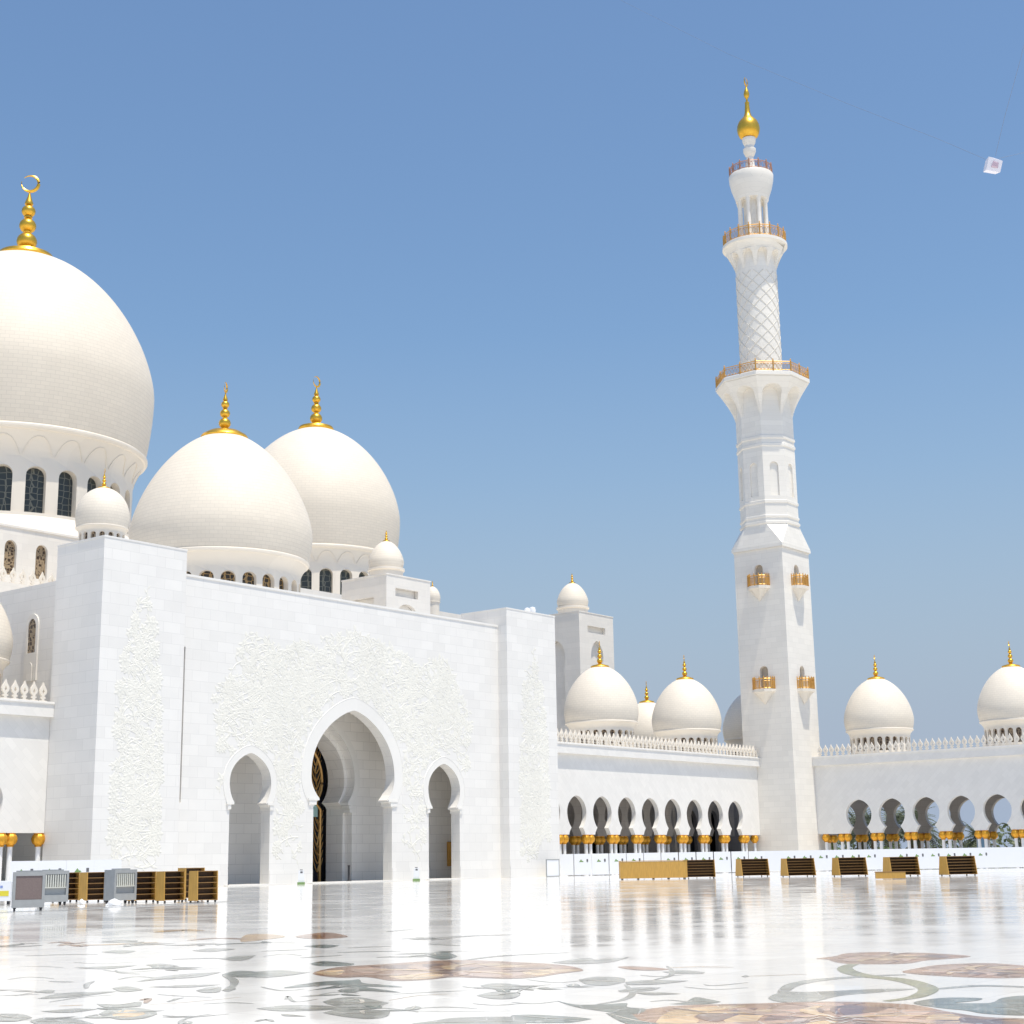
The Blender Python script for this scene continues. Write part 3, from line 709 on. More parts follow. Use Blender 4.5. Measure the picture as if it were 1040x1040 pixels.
def relief(poly, M, nvine, leafL=.5, avoid=None, h=.024):
    b = MB(); xs = [p[0] for p in poly]; zs = [p[1] for p in poly]; ok = lambda x, z: inside(poly, x, z) and not (avoid and avoid(x, z))
    made = 0; tries = 0
    while made < nvine and tries < nvine*30:
        tries += 1
        x, z = R.uniform(min(xs), max(xs)), R.uniform(min(zs), max(zs))
        if not ok(x, z): continue
        a = R.uniform(-.4, pi+.4); ca = R.choice([-1, 1])*R.uniform(.02, .10); P = [(x, z)]
        for i in range(R.randint(12, 34)):
            a += ca; ca *= R.uniform(1.0, 1.09); q = (P[-1][0]+.2*cos(a), P[-1][1]+.2*sin(a))
            if not ok(*q): break
            P.append(q)
        if len(P) < 4: continue
        made += 1; b.ridge(P, R.uniform(.045, .07), h*R.uniform(.45, 1.0), M)
        sd_ = 1
        for i in range(1, len(P), 2):
            dx, dz = P[i][0]-P[i-1][0], P[i][1]-P[i-1][1]; aa = atan2(dz, dx)+sd_*R.uniform(.6, 1.1); sd_ = -sd_
            L = leafL*R.uniform(.55, 1.1); leaf(b, P[i][0], P[i][1], aa, L, L*R.uniform(.22, .34), h*R.uniform(.6, 1.0), M)
        e = P[-1]
        if R.random() < .55 and ok(e[0], e[1]+.3): rosette(b, e[0], e[1], R.uniform(.28, .55), h*1.1, M, R.choice([5, 6, 7]))
    return b
half = [(-14.1, 3.4), (-13.6, 10.2), (-14.3, 13.9), (-13.0, 14.6), (-12.4, 16.0), (-11.2, 18.3), (-9.0, 18.0), (-7.4, 17.2), (-5.6, 18.3), (-3.3, 18.7), (-1.7, 19.0), (0, 19.5)]
poly = [(AX+x, z) for x, z in half] + [(AX-x, z) for x, z in half[-2::-1]] + [(AX+12.6, 3.4), (AX+8.0, 1.7), (AX+5.6, 1.7), (AX-5.6, 1.7), (AX-8.0, 1.7), (AX-12.6, 3.4)]
rims = [offset(arches[0][:1]+arches[0][5:-5]+arches[0][-1:], .72), offset(arches[1][:1]+arches[1][5:-5]+arches[1][-1:], 1.2), offset(arches[2][:1]+arches[2][5:-5]+arches[2][-1:], .72)]
av = lambda x, z: any(inside(r_, x, z) for r_ in rims) or (z < 6 and abs(x-AX) < 5.6) or (z < 6 and abs(abs(x-AX)-10.58) < 2.5) or (2.6 < abs(x-AX)-10.58 and z < 6 and R.random() < .6)
relief(poly, MY(YM-.002), 430, .55, av).build('floral_relief', 'carved_marble', portal, fix=False)
def pyl(x0, flip):
    q = [(1.5, 1.4), (1.5, 9.5), (1.65, 13.2), (2.3, 17), (3.1, 20.0), (3.5, 20.9), (3.9, 19.6), (4.6, 17), (5.0, 13.2), (5.3, 9.5), (5.3, 1.4)]
    return [(x0+p if not flip else x0+7.02-p, z) for p, z in q]
relief(pyl(61.43, False), MY(YF-.002), 175, .48).build('floral_relief', 'carved_marble', portal, fix=False)
relief(pyl(xr, True), MY(YF-.002), 175, .48).build('floral_relief', 'carved_marble', portal, fix=False)

# ================================================================== DOMES
def finial(b, z0, H, crescent=True, n=20, cang=-45):
    """gold stack of three balls on a flared foot with a crescent"""
    P = [(.20, 0), (.16, .02), (.10, .05), (.09, .08)]
    for zc, rr in ((.20, .155), (.47, .128), (.72, .105)):
        for i in range(9):
            a = -pi/2*0.82+i/8*pi*0.82
            P.append((rr*cos(a)+.004, zc+rr*sin(a)*.95))
        P.append((.066, zc+rr+.012)); P.append((.066, zc+rr+.03))
    P += [(.06, .88), (.035, .95), (.012, 1.04)]
    b.lathe([(r*H, z0+z*H) for r, z in P], n)
    if crescent:
        zc = z0+1.20*H; Ro = .135*H; pts = []; rad = []
        for i in range(25):
            a = radians(165) + radians(330)*i/24
            pts.append((Ro*cos(a)*cos(radians(cang)), Ro*cos(a)*sin(radians(cang)), zc+Ro*sin(a))); rad.append(.006*H+.022*H*sin(pi*i/24)**1.5)
        b.tube(pts, rad, 6)
def dome(name, label, cat, x, y, R_, zb, zr, zw, za, rd, nw, win, fin_top, tile, screen='screen_gold', capf=.22, phase=10, group=None, skirt=None, ribs=False, n=72, crescent=True, ea=1.65, eb=.54):
    t = thing(name, label, cat, (x, y, zb), 0, group)
    z = lambda q: q-zb
    rr = R_*.948
    H = za-zw
    prof = []
    for i in range(9):
        s = i/8; prof.append((rr+(R_-rr)*sin(pi/2*s)**.9, z(zr)+(zw-zr)*s))
    for i in range(1, 29):
        q = 1-(1-i/28)**1.5
        prof.append((R_*max(0, 1-q**ea)**eb, z(zw)+H*q))
    b = MB(); b.lathe(prof, n); b.build('dome_shell', tile, t, smooth=40, local=True)
    # ring
    b = MB(); lip = R_*.018+.03
    b.lathe([(rd, z(zr)-lip*2.4), (rr+lip*.4, z(zr)-lip*1.3), (rr+lip, z(zr)-lip*.5), (rr+lip, z(zr)+lip*.2), (rr+lip*.3, z(zr)+lip*.75), (rr-lip, z(zr)+lip*.8)], n); b.build('ring_moulding', 'drum_marble', t, smooth=35, local=True)
    # drum
    zf = win[1] + (zr-win[1])*.25
    b = MB(); hw = win[2]
    if nw:
        dep = rd*.06+.1
        for k in range(nw):
            ac = radians(phase)+2*pi*k/nw; da = pi/nw
            M = lambda u, v, d, ac=ac: ((rd-d)*cos(ac+u/rd), (rd-d)*sin(ac+u/rd), v)
            U = da*rd
            out = [(-U+2*U*i/6, 0) for i in range(7)] + [(U-2*U*i/6, z(zf)) for i in range(7)]
            hole = round_arch(0, z(win[0]), hw, z(win[1])-hw, z(win[1]), 6, True)
            b.panel(out, [hole], M, dep, back=False, edges=False)
    else: b.lathe([(rd, 0), (rd, z(zf))], n)
    fl = []
    for i in range(7):
        s = i/6; fl.append((rd+(rr-rd)*(1-cos(pi/2*s))**.9, z(zf)+(zr-zf-lip*1.0)*s))
    b.lathe(fl, n); b.f = [f for f in b.f if len(f) <= 4]; b.m = b.m[:len(b.f)]
    if skirt: b.lathe([(skirt[0], z(skirt[1])), (rd+.15, -.05), (rd+.15, .25), (rd-.2, .25)], n); b.f = [f for f in b.f if len(f) <= 4]; b.m = b.m[:len(b.f)]
    if ribs:
        for k in range(nw):
            ac = radians(phase)+2*pi*k/nw; da = pi/nw
            pts = []
            for i in range(13):
                q = -1+2*i/12; zz = zf+(zr-zf)*(.05+.62*(1-abs(q)**2.4)); s = (zz-zf)/(zr-zf-lip)
                r_ = rd+(rr-rd)*(1-cos(pi/2*min(1, s)))**.9+.03; pts.append((r_*cos(ac+q*da*.92), r_*sin(ac+q*da*.92), z(zz)))
            b.tube(pts, rd*.003+.012, 4)
    drum = b.build('drum', 'drum_marble', t, smooth=30, local=True)
    for k in range(nw):
        ac = radians(phase)+2*pi*k/nw; q = rd-dep+.02
        wb = MB(); M = lambda u, v, d: (q*cos(ac)-u*sin(ac)-d*cos(ac), q*sin(ac)+u*cos(ac)-d*sin(ac), v)
        wb.panel(round_arch(0, z(win[0])-.05, hw*1.08, z(win[1])-hw, z(win[1])+.05, 5, True), [], M, .06)
        o = wb.build('window', screen, drum, local=True)
    # gold cap and finial
    b = MB(); rc = R_*capf
    qs = []
    for (r, zz) in prof:
        if r <= rc*1.15: qs.append((r, zz))
    zc = [zz for r, zz in prof if r <= rc][0]
    b.lathe([(rc, zc-.02*R_), (rc*1.06, zc+.01*R_), (rc*1.0, zc+.035*R_), (rc*.7, z(za)+.015*R_), (rc*.35, z(za)+.04*R_), (.01, z(za)+.06*R_)], 36)
    Hf = (fin_top-za)/(1.34 if crescent else 1.04)
    finial(b, z(za)+.03*R_, Hf, crescent, 20, -45 if R_ > 12 else 35 if R_ < 9 else 8)
    b.build('finial', 'gold', t, smooth=45, local=True)
    return t
dome('main_dome', 'largest white dome with a row of arched windows, cut by the left frame edge', 'dome', AX, 135.15, 13.75, 34.0, 42.5, 49.4, 64.4, 11.9, 24, (34.25, 38.8, .95), 73.3, 'dome_tile_large', 'screen_blue', .2, 7.5, skirt=(15.2, 31.6), ribs=True, n=96, ea=1.55, eb=.5)
dome('entrance_dome', 'big white dome right above the entrance front, nearer than the two beside it', 'dome', AX, 102.4, 7.9, 21.4, 27.0, 29.5, 38.9, 6.9, 24, (22.2, 25.25, .62), 43.4, 'dome_tile_mid', 'screen_gold', .25, 10, n=84, ea=1.52, eb=.56)
dome('flanking_dome', 'large white dome partly behind the entrance dome, taller windows in its drum', 'dome', 128.6, 135.15, 10.5, 30.0, 37.65, 42.6, 54.5, 9.4, 24, (31.5, 35.0, .78), 61.0, 'dome_tile_mid', 'screen_blue', .2, 10, ribs=True, n=84)
dome('flanking_dome', 'matching white dome standing left of the main dome beyond the left frame edge', 'dome', 2*AX-128.6, 135.15, 10.5, 30.0, 37.65, 42.6, 54.5, 9.4, 24, (31.5, 35.0, .78), 61.0, 'dome_tile_mid', 'screen_blue', .2, 10, n=60)
# arcade domes
G = 'white domes along the arcade roofs'
a0 = dome('arcade_dome', 'white arcade dome standing before the square tower, next to the right pylon', 'dome', 132.27, 95.12, 3.95, 12.3, 15.35, 16.6, 21.45, 3.4, 24, (12.9, 14.45, .29), 24.0, 'dome_tile_small', 'screen_brown', .24, 10, G, n=56)
Z0 = 12.3
dup(a0, (148.83, 95.12, Z0), 'white dome on the arcade roof just left of the minaret')
dup(a0, (165.24, 79.4, Z0), 'white dome on the arcade roof just right of the minaret')
dup(a0, (165.24, 63.3, Z0), 'white dome nearest the right frame edge on the right arcade roof')
dup(a0, (165.24, 47.2, Z0), 'white arcade dome on the right arcade roof beyond the right frame edge')
dup(a0, (56.9, 95.3, Z0), 'white dome at the left frame edge above the short arcade')
dup(a0, (168.0, 113.4, Z0), 'white dome whose finial peeks between two arcade domes left of the minaret')
dup(a0, (166.1, 96.3, Z0), 'shaded grey looking dome showing only its left edge behind the minaret shaft')
# little cupolas on the roof
GC = 'small cupolas on the prayer hall roof'
dome('cupola', 'small white cupola with tiny arched windows before the main dome drum', 'cupola', 68.6, 95.2, 2.0, 24.0, 26.35, 27.3, 29.55, 1.7, 16, (24.9, 25.85, .2), 31.0, 'dome_tile_small', 'screen_brown', .22, 10, GC, n=40, ea=1.9, eb=.5)
c1 = dome('cupola', 'tiny plain white cupola in the gap between the two big domes', 'cupola', 96.8, 104.0, .85, 21.3, 22.9, 23.4, 24.6, .75, 0, (21.4, 22.4, .1), 25.2, 'dome_tile_small', 'screen_brown', .2, 10, GC, n=28, crescent=False)
dup(c1, (119.5, 107.5, 26.6), 'tiny white cupola half hidden at the right side of the roof box')
# ================================================================== PRAYER HALL
hall = thing('prayer_hall', 'pale prayer hall block below the largest dome, tall lattice windows and a toothed parapet', 'building', (AX, 119, 0))
b = MB(); wn = [round_arch(79.36-3.2*2+3.2*k, 26.9, .62, 29.3, 30.05, 6, True) for k in range(-1, 9)]
b.panel([(66, 20), (106.6, 20), (106.6, 31.2), (66, 31.2)], wn, MY(119.0), .5, back=False)
b.box(66, 106.6, 119.52, 151, 20, 31.18); b.box(65.9, 106.7, 118.9, 151.1, 31.202, 31.4)
b.box(108, 138, 118, 152, 10, 29.9); b.box(34, 64.5, 118, 152, 10, 29.9)
b.box(58, 112, 113.2, 118.85, 5, 25.0)
b.build('hall_wall', 'hall_marble', hall)
for a in wn:
    p = MB(); p.panel([(x, zz) for x, zz in a], [], MY(119.3), .05); p.build('window', 'screen_brown', hall)

MERL = [(.36, 0), (.36, .08), (.13, .10), (.11, .20), (.24, .27), (.24, .33), (.11, .38), (.16, .50), (.29, .64), (.33, .80), (.29, .97), (.18, 1.14), (.09, 1.27), (.05, 1.38)]
def merlon_mesh(M, sc=1.0):
    b = MB(); o = [(x*sc, z*sc) for x, z in MERL] + [(0, 1.52*sc)] + [(-x*sc, z*sc) for x, z in MERL[::-1]]
    h = [(0, .58*sc), (.10*sc, .78*sc), (0, 1.0*sc), (-.10*sc, .78*sc)]
    b.panel(o, [h], M, .15); return b
def merlons(parent, axis, u0, u1, fixed, z, pitch=.74, sc=1.0, mat='drum_marble'):
    n = int((u1-u0)/pitch); first = None
    for k in range(n):
        u = u0+pitch*(k+.5)
        loc = (u, fixed, z) if axis == 'x' else (fixed, u, z)
        M = (lambda a, v, d: (a, d, v)) if axis == 'x' else (lambda a, v, d: (d, a, v))
        if first is None:
            first = merlon_mesh(M, sc).build('merlon', mat, parent); o = first
        else:
            o = first.copy(); COL.objects.link(o); o.parent = parent
        o.matrix_parent_inverse = base_of(parent).inverted(); o.location = loc
merlons(hall, 'x', 58.2, 80, 113.3, 25.0, .95, .9)

# boxes and towers on the roof
def pavilion(name, label, x0, x1, y0, y1, zb, zt, rc, arch=True, win=False, group=None):
    cx, cy = (x0+x1)/2, (y0+y1)/2
    t = thing(name, label, 'tower', (cx, cy, zb), 0, group)
    b = MB(); wz = zt-zb; W = x1-x0; D_ = y1-y0
    if arch:
        h = min(wz*.55, 11.0); ha = horseshoe(cx, zt-3.2-h, W*.17, zt-3.2-h*.42, W*.13, zt-3.2-h*.38, W*.18, zt-3.2-h*.2, zt-3.2, 12)
        hb = [(cy+(p[0]-cx)/W*D_, p[1]) for p in ha]
        sx = [(x0+W*.24, zt-2.3), (x1-W*.24, zt-2.3), (x1-W*.24, zt-1.5-.0), (x0+W*.24, zt-1.5)]
        b.panel([(x0, zb), (x1, zb), (x1, zt), (x0, zt)], [ha, sx], MY(y0), .5, back=False, edges=False)
        b.panel([(y0+.001, zb), (y1, zb), (y1, zt), (y0+.001, zt)], [hb], MX(x0), .5, back=False, edges=False)
    else:
        sx = [(x0+W*.2, zt-1.95), (x1-W*.28, zt-1.95), (x1-W*.28, zt-1.15), (x0+W*.2, zt-1.15)]
        ha = round_arch(cx-.2, zb, W*.2, zt-3.4, zt-2.6, 6)
        b.panel([(x0, zb), (x1, zb), (x1, zt), (x0, zt)], [sx, ha], MY(y0), .45, back=False, edges=False)
        b.panel([(y0+.001, zb), (y1, zb), (y1, zt), (y0+.001, zt)], [[(y0+D_*.28, zt-2.0), (y1-D_*.1, zt-2.0), (y1-D_*.1, zt-4.0), (y0+D_*.28, zt-4.0)]], MX(x0), .35, back=False, edges=False)
    b.box(x0+.51, x1, y0+.51, y1, zb, zt-.02); b.box(x0-.05, x1+.05, y0-.05, y1+.05, zt+.002, zt+.12)
    b.build('tower_wall', 'hall_marble', t)
    b = MB(); b.lathe([(rc*1.15, zt+.1), (rc*1.15, zt+.3), (rc*.95, zt+.36), (rc*.95, zt+.95), (rc*1.04, zt+1.05), (rc*1.04, zt+1.25), (rc*.93, zt+1.3)], 36, (cx, cy, 0)); b.build('drum', 'drum_marble', t, smooth=30)
    b = MB(); prof = [(rc*.93, zt+1.28), (rc, zt+1.9)]
    for i in range(1, 17):
        q = 1-(1-i/16)**1.5; prof.append((rc*max(0, 1-q**1.5)**.52, zt+1.9+rc*1.25*q))
    b.lathe(prof, 40, (cx, cy, 0)); b.build('dome_shell', 'dome_tile_small', t, smooth=40)
    b = MB(); fz = zt+1.9+rc*1.25; b2 = MB(); finial(b2, 0, rc*.6, False, 14); b2.lathe([(rc*.22, -.05), (rc*.2, .03), (.01, .08)], 20)
    b2.v = [(p[0]+cx, p[1]+cy, p[2]+fz) for p in b2.v]; b2.build('finial', 'gold', t, smooth=40)
    return t
pavilion('roof_pavilion', 'low square roof box with small cupola right of the two big domes', 104.2, 110.4, 99.6, 105.6, 21.3, 28.2, 1.75, arch=False)
pavilion('roof_pavilion', 'tall square tower with horseshoe openings and cupola rising behind the right pylon', 146.2, 153.2, 108.0, 115.0, 12.0, 30.3, 1.95)
# small floodlights on the right pylon
fl = MB(); fl.lathe([(.26, HP+.12), (.3, HP+.35), (.2, HP+.55), (.01, HP+.62)], 12, (108.0, 85.6, 0)); fl.box(107.7, 107.82, 85.5, 85.6, HP+.12, HP+.3)
tag(fl.build('floodlight', 'white_paint', smooth=40), 'small white lamp on top of the right pylon, left of a pair', 'lamp', 'lamps on the right pylon')
fl = MB(); fl.lathe([(.26, HP+.12), (.34, HP+.4), (.26, HP+.7), (.01, HP+.78)], 12, (108.75, 85.6, 0)); fl.box(108.5, 108.6, 85.5, 85.6, HP+.12, HP+.3)
tag(fl.build('floodlight', 'white_paint', smooth=40), 'slightly larger white lamp on top of the right pylon, right of a pair', 'lamp', 'lamps on the right pylon')

# ================================================================== ARCADES
Z_K, Z_C0, Z_C1 = 3.75, 11.4, 12.27
def arcade_arch(c): return horseshoe(c, Z_K, 1.3, Z_K+.0001, .9, 4.42, 1.55, 5.9, 7.45, 14, 1.9, .58)
CAPMOD = lambda a, z: .93+.13*abs(sin(a*5))**.6
def column_meshes():
    s = MB(); s.lathe([(.30, 0), (.30, .18), (.24, .24), (.20, .34), (.185, .5), (.175, 2.86), (.21, 2.9)], 16)
    c = MB(); c.lathe([(.19, 2.86), (.24, 2.9), (.22, 2.96), (.36, 3.06), (.44, 3.24), (.445, 3.42), (.38, 3.6), (.30, 3.68), (.33, 3.72), (.33, 3.748)], 30, mod=CAPMOD)
    return s, c
COLM = None
def add_column(parent, x, y):
    global COLM
    if COLM is None:
        s, c = column_meshes(); a = s.build('column', 'column_white', None, smooth=40); k = c.build('capital', 'capital_gold', a, smooth=50, local=True)
        COLM = (a, k); a.parent = parent; a.matrix_parent_inverse = base_of(parent).inverted(); a.location = (x, y, 0); return
    a = COLM[0].copy(); COL.objects.link(a); a.parent = parent; a.matrix_parent_inverse = base_of(parent).inverted(); a.location = (x, y, 0)
    k = COLM[1].copy(); COL.objects.link(k); k.parent = a
T_A = 0.48
def arcade(name, label, axis, u0, u1, f0, centers, singles, inner_off, mer, ends=None):
    """axis 'x': wall runs along X at y=f0 facing -Y;  'y': runs along Y at x=f0 facing -X"""
    M = MY(f0) if axis == 'x' else MX(f0)
    loc = ((u0+u1)/2, f0, 0) if axis == 'x' else (f0, (u0+u1)/2, 0)
    t = thing(name, label, 'arcade', loc)
    cs = sorted(centers)
    out = [(u0, Z_K)]
    for c in cs: out += arcade_arch(c)
    out += [(u1, Z_K), (u1, Z_C0), (u0, Z_C0)]
    b = MB(); b.panel(out, [], M, T_A); b.build('arcade_wall', 'arcade_marble', t)
    bx = (lambda b, ua, ub, da, db, za, zb: b.box(ua, ub, f0+da, f0+db, za, zb)) if axis == 'x' else (lambda b, ua, ub, da, db, za, zb: b.box(f0+da, f0+db, ua, ub, za, zb))
    b = MB(); bx(b, u0, u1, -.42, T_A, Z_C0+.002, Z_C1); bx(b, u0, u1, -.50, -.3, Z_C1+.002, Z_C1+.1); bx(b, u0, u1, -.46, -.34, Z_C1+.10, Z_C1+.16)
    b.build('cornice', 'arcade_marble', t)
    b = MB(); bx(b, u0, u1, T_A+.002, inner_off+T_A, 9.2, Z_C1-.1); b.build('roof', 'plain_marble', t)
    if mer: merlons(t, axis, mer[0], mer[1], f0-.42, Z_C1+.13, .72, .86)
    mids = [(a+c)/2 for a, c in zip(cs, cs[1:])] + [cs[0]-(cs[1]-cs[0])/2, cs[-1]+(cs[1]-cs[0])/2]
    for m_ in mids:
        if u0-.3 < m_ < u1:
            for e in (-.36, .36):
                (add_column(t, m_+e, f0+.30) if axis == 'x' else add_column(t, f0+.30, m_+e))
    for s in singles: (add_column(t, s, f0+.30) if axis == 'x' else add_column(t, f0+.30, s))
    return t, bx, mids
# left arcade between the portal and the minaret
t, bx, mids = arcade('arcade', 'white arcade of pointed arches on gold-capped columns between entrance front and minaret', 'x', 111.3, 155.46, 90.12, [120.85+4.2*k for k in range(-2, 8)], [154.62], 10.8, (111.4, 155.4))
b = MB(); dd = []
for cx in (140.4, 144.9, 159.6, 164.4): dd.append(round_arch(cx, 0, 1.25, 5.2, 7.0, 8, True))
outl = [(108, 0)]
for q in dd: outl += q
outl += [(168, 0), (168, 9.19), (108, 9.19)]
b.panel(outl, [], MY(101.9), .5)
inc = [120.85+4.2*k+2.0 for k in range(-2, 9)]
o2 = [(111.3, Z_K)]
for c in inc: o2 += arcade_arch(c)
o2 += [(160.0, Z_K), (160.0, 9.19), (111.3, 9.19)]
b.panel(o2, [], MY(96.2), .6); b.box(166, 166.3, 92.3, 101.8, 0, 9.15)
b.build('back_wall', 'arcade_shade_marble', t)
for c, c2 in zip(inc, inc[1:]):
    for e in (-.36, .36): add_column(t, (c+c2)/2+e, 96.6)
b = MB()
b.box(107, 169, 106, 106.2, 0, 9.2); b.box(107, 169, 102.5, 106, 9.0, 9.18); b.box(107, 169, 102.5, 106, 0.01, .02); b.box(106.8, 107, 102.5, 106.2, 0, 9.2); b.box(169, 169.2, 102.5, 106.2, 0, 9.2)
b.build('blackened_room', 'shade_black', t)  # room surfaces coloured near-black, so darkness behind the doorways is painted
# right arcade
RC = [80.2-4.0*k for k in range(0, 11)]
t, bx, mids = arcade('arcade', 'shaded white arcade at right, its arches open to palms and sky', 'y', 37.0, 85.38, 160.24, RC, [84.55], 12.0, (37.2, 85.3))
o2 = [(37.0, Z_K)]
for c in sorted(RC + [84.2, 88.2]): o2 += arcade_arch(c)
o2 += [(91.9, Z_K), (91.9, 9.19), (37.0, 9.19)]
b = MB(); b.panel(o2, [], MX(172.3), .6); b.box(172.4, 173.3, 37, 91.9, 9.2, 12.2); b.build('back_wall', 'arcade_shade_marble', t)
for c in [82.2+4, 82.2+8] + [82.2-4*k for k in range(0, 11)]:
    for e in (-.36, .36): add_column(t, 172.7, c+e)
# short arcade at the left edge
t, bx, mids = arcade('arcade', 'short white arcade at the left frame edge with gold-capped columns beside the left pylon', 'x', 36.0, 61.41, 90.12, [56.6-4.2*k for k in range(0, 5)], [61.2], 10.8, (40.0, 61.4))
b = MB(); b.box(36, 62.5, 101.4, 101.8, 0, 9.19); b.build('back_wall', 'arcade_shade_marble', t)
b = MB(); b.box(58.3, 63.5, 99.5, 99.7, 0.0, 3.74); b.box(56.5, 62.6, 91.4, 101.3, 9.0, 9.15); b.build('shade_sheet', 'shade_black', t)  # black sheets put shade behind the columns and under the roof
merl_n = 0

# ================================================================== MINARET
MXc, MYc = 158.69, 88.6
mw = 3.21
mn = thing('minaret', 'tall white minaret with square base, octagonal middle, latticed drum and golden onion top', 'minaret', (MXc, MYc, 0))
C0 = (MXc, MYc, 0)
def Moct(k, a, n=8):  # face k of an octagon with apothem a: u along face, v up, d inward
    th = 2*pi*k/n
    return lambda u, v, d: (MXc+(a-d)*cos(th)-u*sin(th), MYc+(a-d)*sin(th)+u*cos(th), v)
b = MB(); hole = lambda z: round_arch(0, z, .55, z+1.9, z+2.5, 6, True)
for k in range(4):
    th = pi/2*k; M = Moct(k, mw, 4)
    b.panel([(-mw, 0), (mw, 0), (mw, 36.6), (-mw, 36.6)], [hole(20.3), hole(32.2)], M, .5, back=False, edges=False)
b.build('square_shaft', 'tower_marble', mn)
b = MB()
for k in range(4):
    M = Moct(k, mw-.45, 4)
    for z in (20.3, 32.2): b.panel([(-.6, z), (.6, z), (.6, z+2.55), (-.6, z+2.55)], [], M, .05)
b.build('doorway', 'groove', mn)
b = MB()
b.box(MXc-mw-.06, MXc+mw+.06, MYc-mw-.06, MYc+mw+.06, 36.35, 36.5); b.box(MXc-mw-.2, MXc+mw+.2, MYc-mw-.2, MYc+mw+.2, 36.52, 36.85)
oa = 3.18; Rc = oa/cos(pi/8)
sq = []; oc = []
for k in range(8):
    a = pi/8+pi/4*k; oc.append((MXc+Rc*cos(a), MYc+Rc*sin(a), 39.5))
q = mw+.2
cs = [(MXc+q, MYc+q, 36.86), (MXc-q, MYc+q, 36.86), (MXc-q, MYc-q, 36.86), (MXc+q, MYc-q, 36.86)]
i = b.add(oc+cs)
# corner triangles (k,k+1 faces on diagonals) and side trapezoids
for j in range(4):
    b.quad(i+8+j, i+(2*j) % 8, i+(2*j+1) % 8)
    b.quad(i+8+j, i+(2*j+1) % 8, i+(2*j+2) % 8, i+8+(j+1) % 4)
b.build('transition', 'tower_marble', mn)
# octagonal shaft with blind niches
b = MB(); s = oa*math.tan(pi/8)
for k in range(8):
    b.panel([(-s, 39.5), (s, 39.5), (s, 53.0), (-s, 53.0)], [round_arch(0, 42.9, .52, 46.4, 47.0, 6)], Moct(k, oa), .22, back=False, edges=False)
    b.panel([(-.53, 42.85), (.53, 42.85), (.53, 47.05), (-.53, 47.05)], [], Moct(k, oa-.215), 0)
b.build('octagon_shaft', 'tower_marble', mn)
b = MB()
for z0, z1, e in ((39.55, 39.80, .15), (40.3, 40.5, .10), (42.05, 42.3, .10), (48.95, 49.25, .10), (49.9, 50.2, .11)):
    rr = (oa+e)/cos(pi/8); ri = oa/cos(pi/8)
    b = MB(); b.lathe([(ri-.05, z0-.16), (rr, z0), (rr, z1), (ri-.05, z1+.1)], 8, C0, ph=pi/8); b.build('band', 'tower_marble', mn)
# big octagonal gallery
b = MB(); ga = 5.28
def flare8(k):
    th = pi/4*k
    def M(u, v, d):
        s_ = max(0, min(1, (v-53.0)/(57.0-53.0))); a = oa+.02+(ga-.12-oa)*(s_**1.35)
        a = a+(oa-.03-a)*d; d = 0
        uu = u*(a*math.tan(pi/8))
        return (MXc+(a-d)*cos(th)-uu*sin(th), MYc+(a-d)*sin(th)+uu*cos(th), v)
    return M
top = [(-1, 53.0)]
ar = []
for i_ in range(13):
    q_ = i_/12; a_ = pi-pi*q_
    ar.append((.70*cos(a_), 55.0+1.25*sin(a_)**.8 if 0 < q_ < 1 else 55.0))
sidesL = [(-1, 53+4*i/8) for i in range(1, 9)]; sidesR = [(1, 53+4*i/8) for i in range(8, 0, -1)]
for k in range(8):
    outl = [(-.86, 53.0), (-.78, 54.0)] + ar + [(.78, 54.0), (.86, 53.0), (1, 53.0)] + sidesR[::-1][0:0] + [(1, 53+4*i/8) for i in range(1, 9)] + [(1-2*i/6, 57.0) for i in range(1, 6)] + [(-1, 53+4*i/8) for i in range(8, -1, -1)]
    b.panel(outl, [], flare8(k), 1, back=False, edges=True)
rr = oa/cos(pi/8)-.02
b.lathe([(rr, 52.9), (rr, 57.0)], 8, C0, ph=pi/8)
rg = ga/cos(pi/8)
b.lathe([(rg-.25, 57.0), (rg, 57.15), (rg, 57.55), (rg-.1, 57.62), (1.0, 57.62)], 8, C0, ph=pi/8)
b.build('gallery', 'tower_marble', mn)
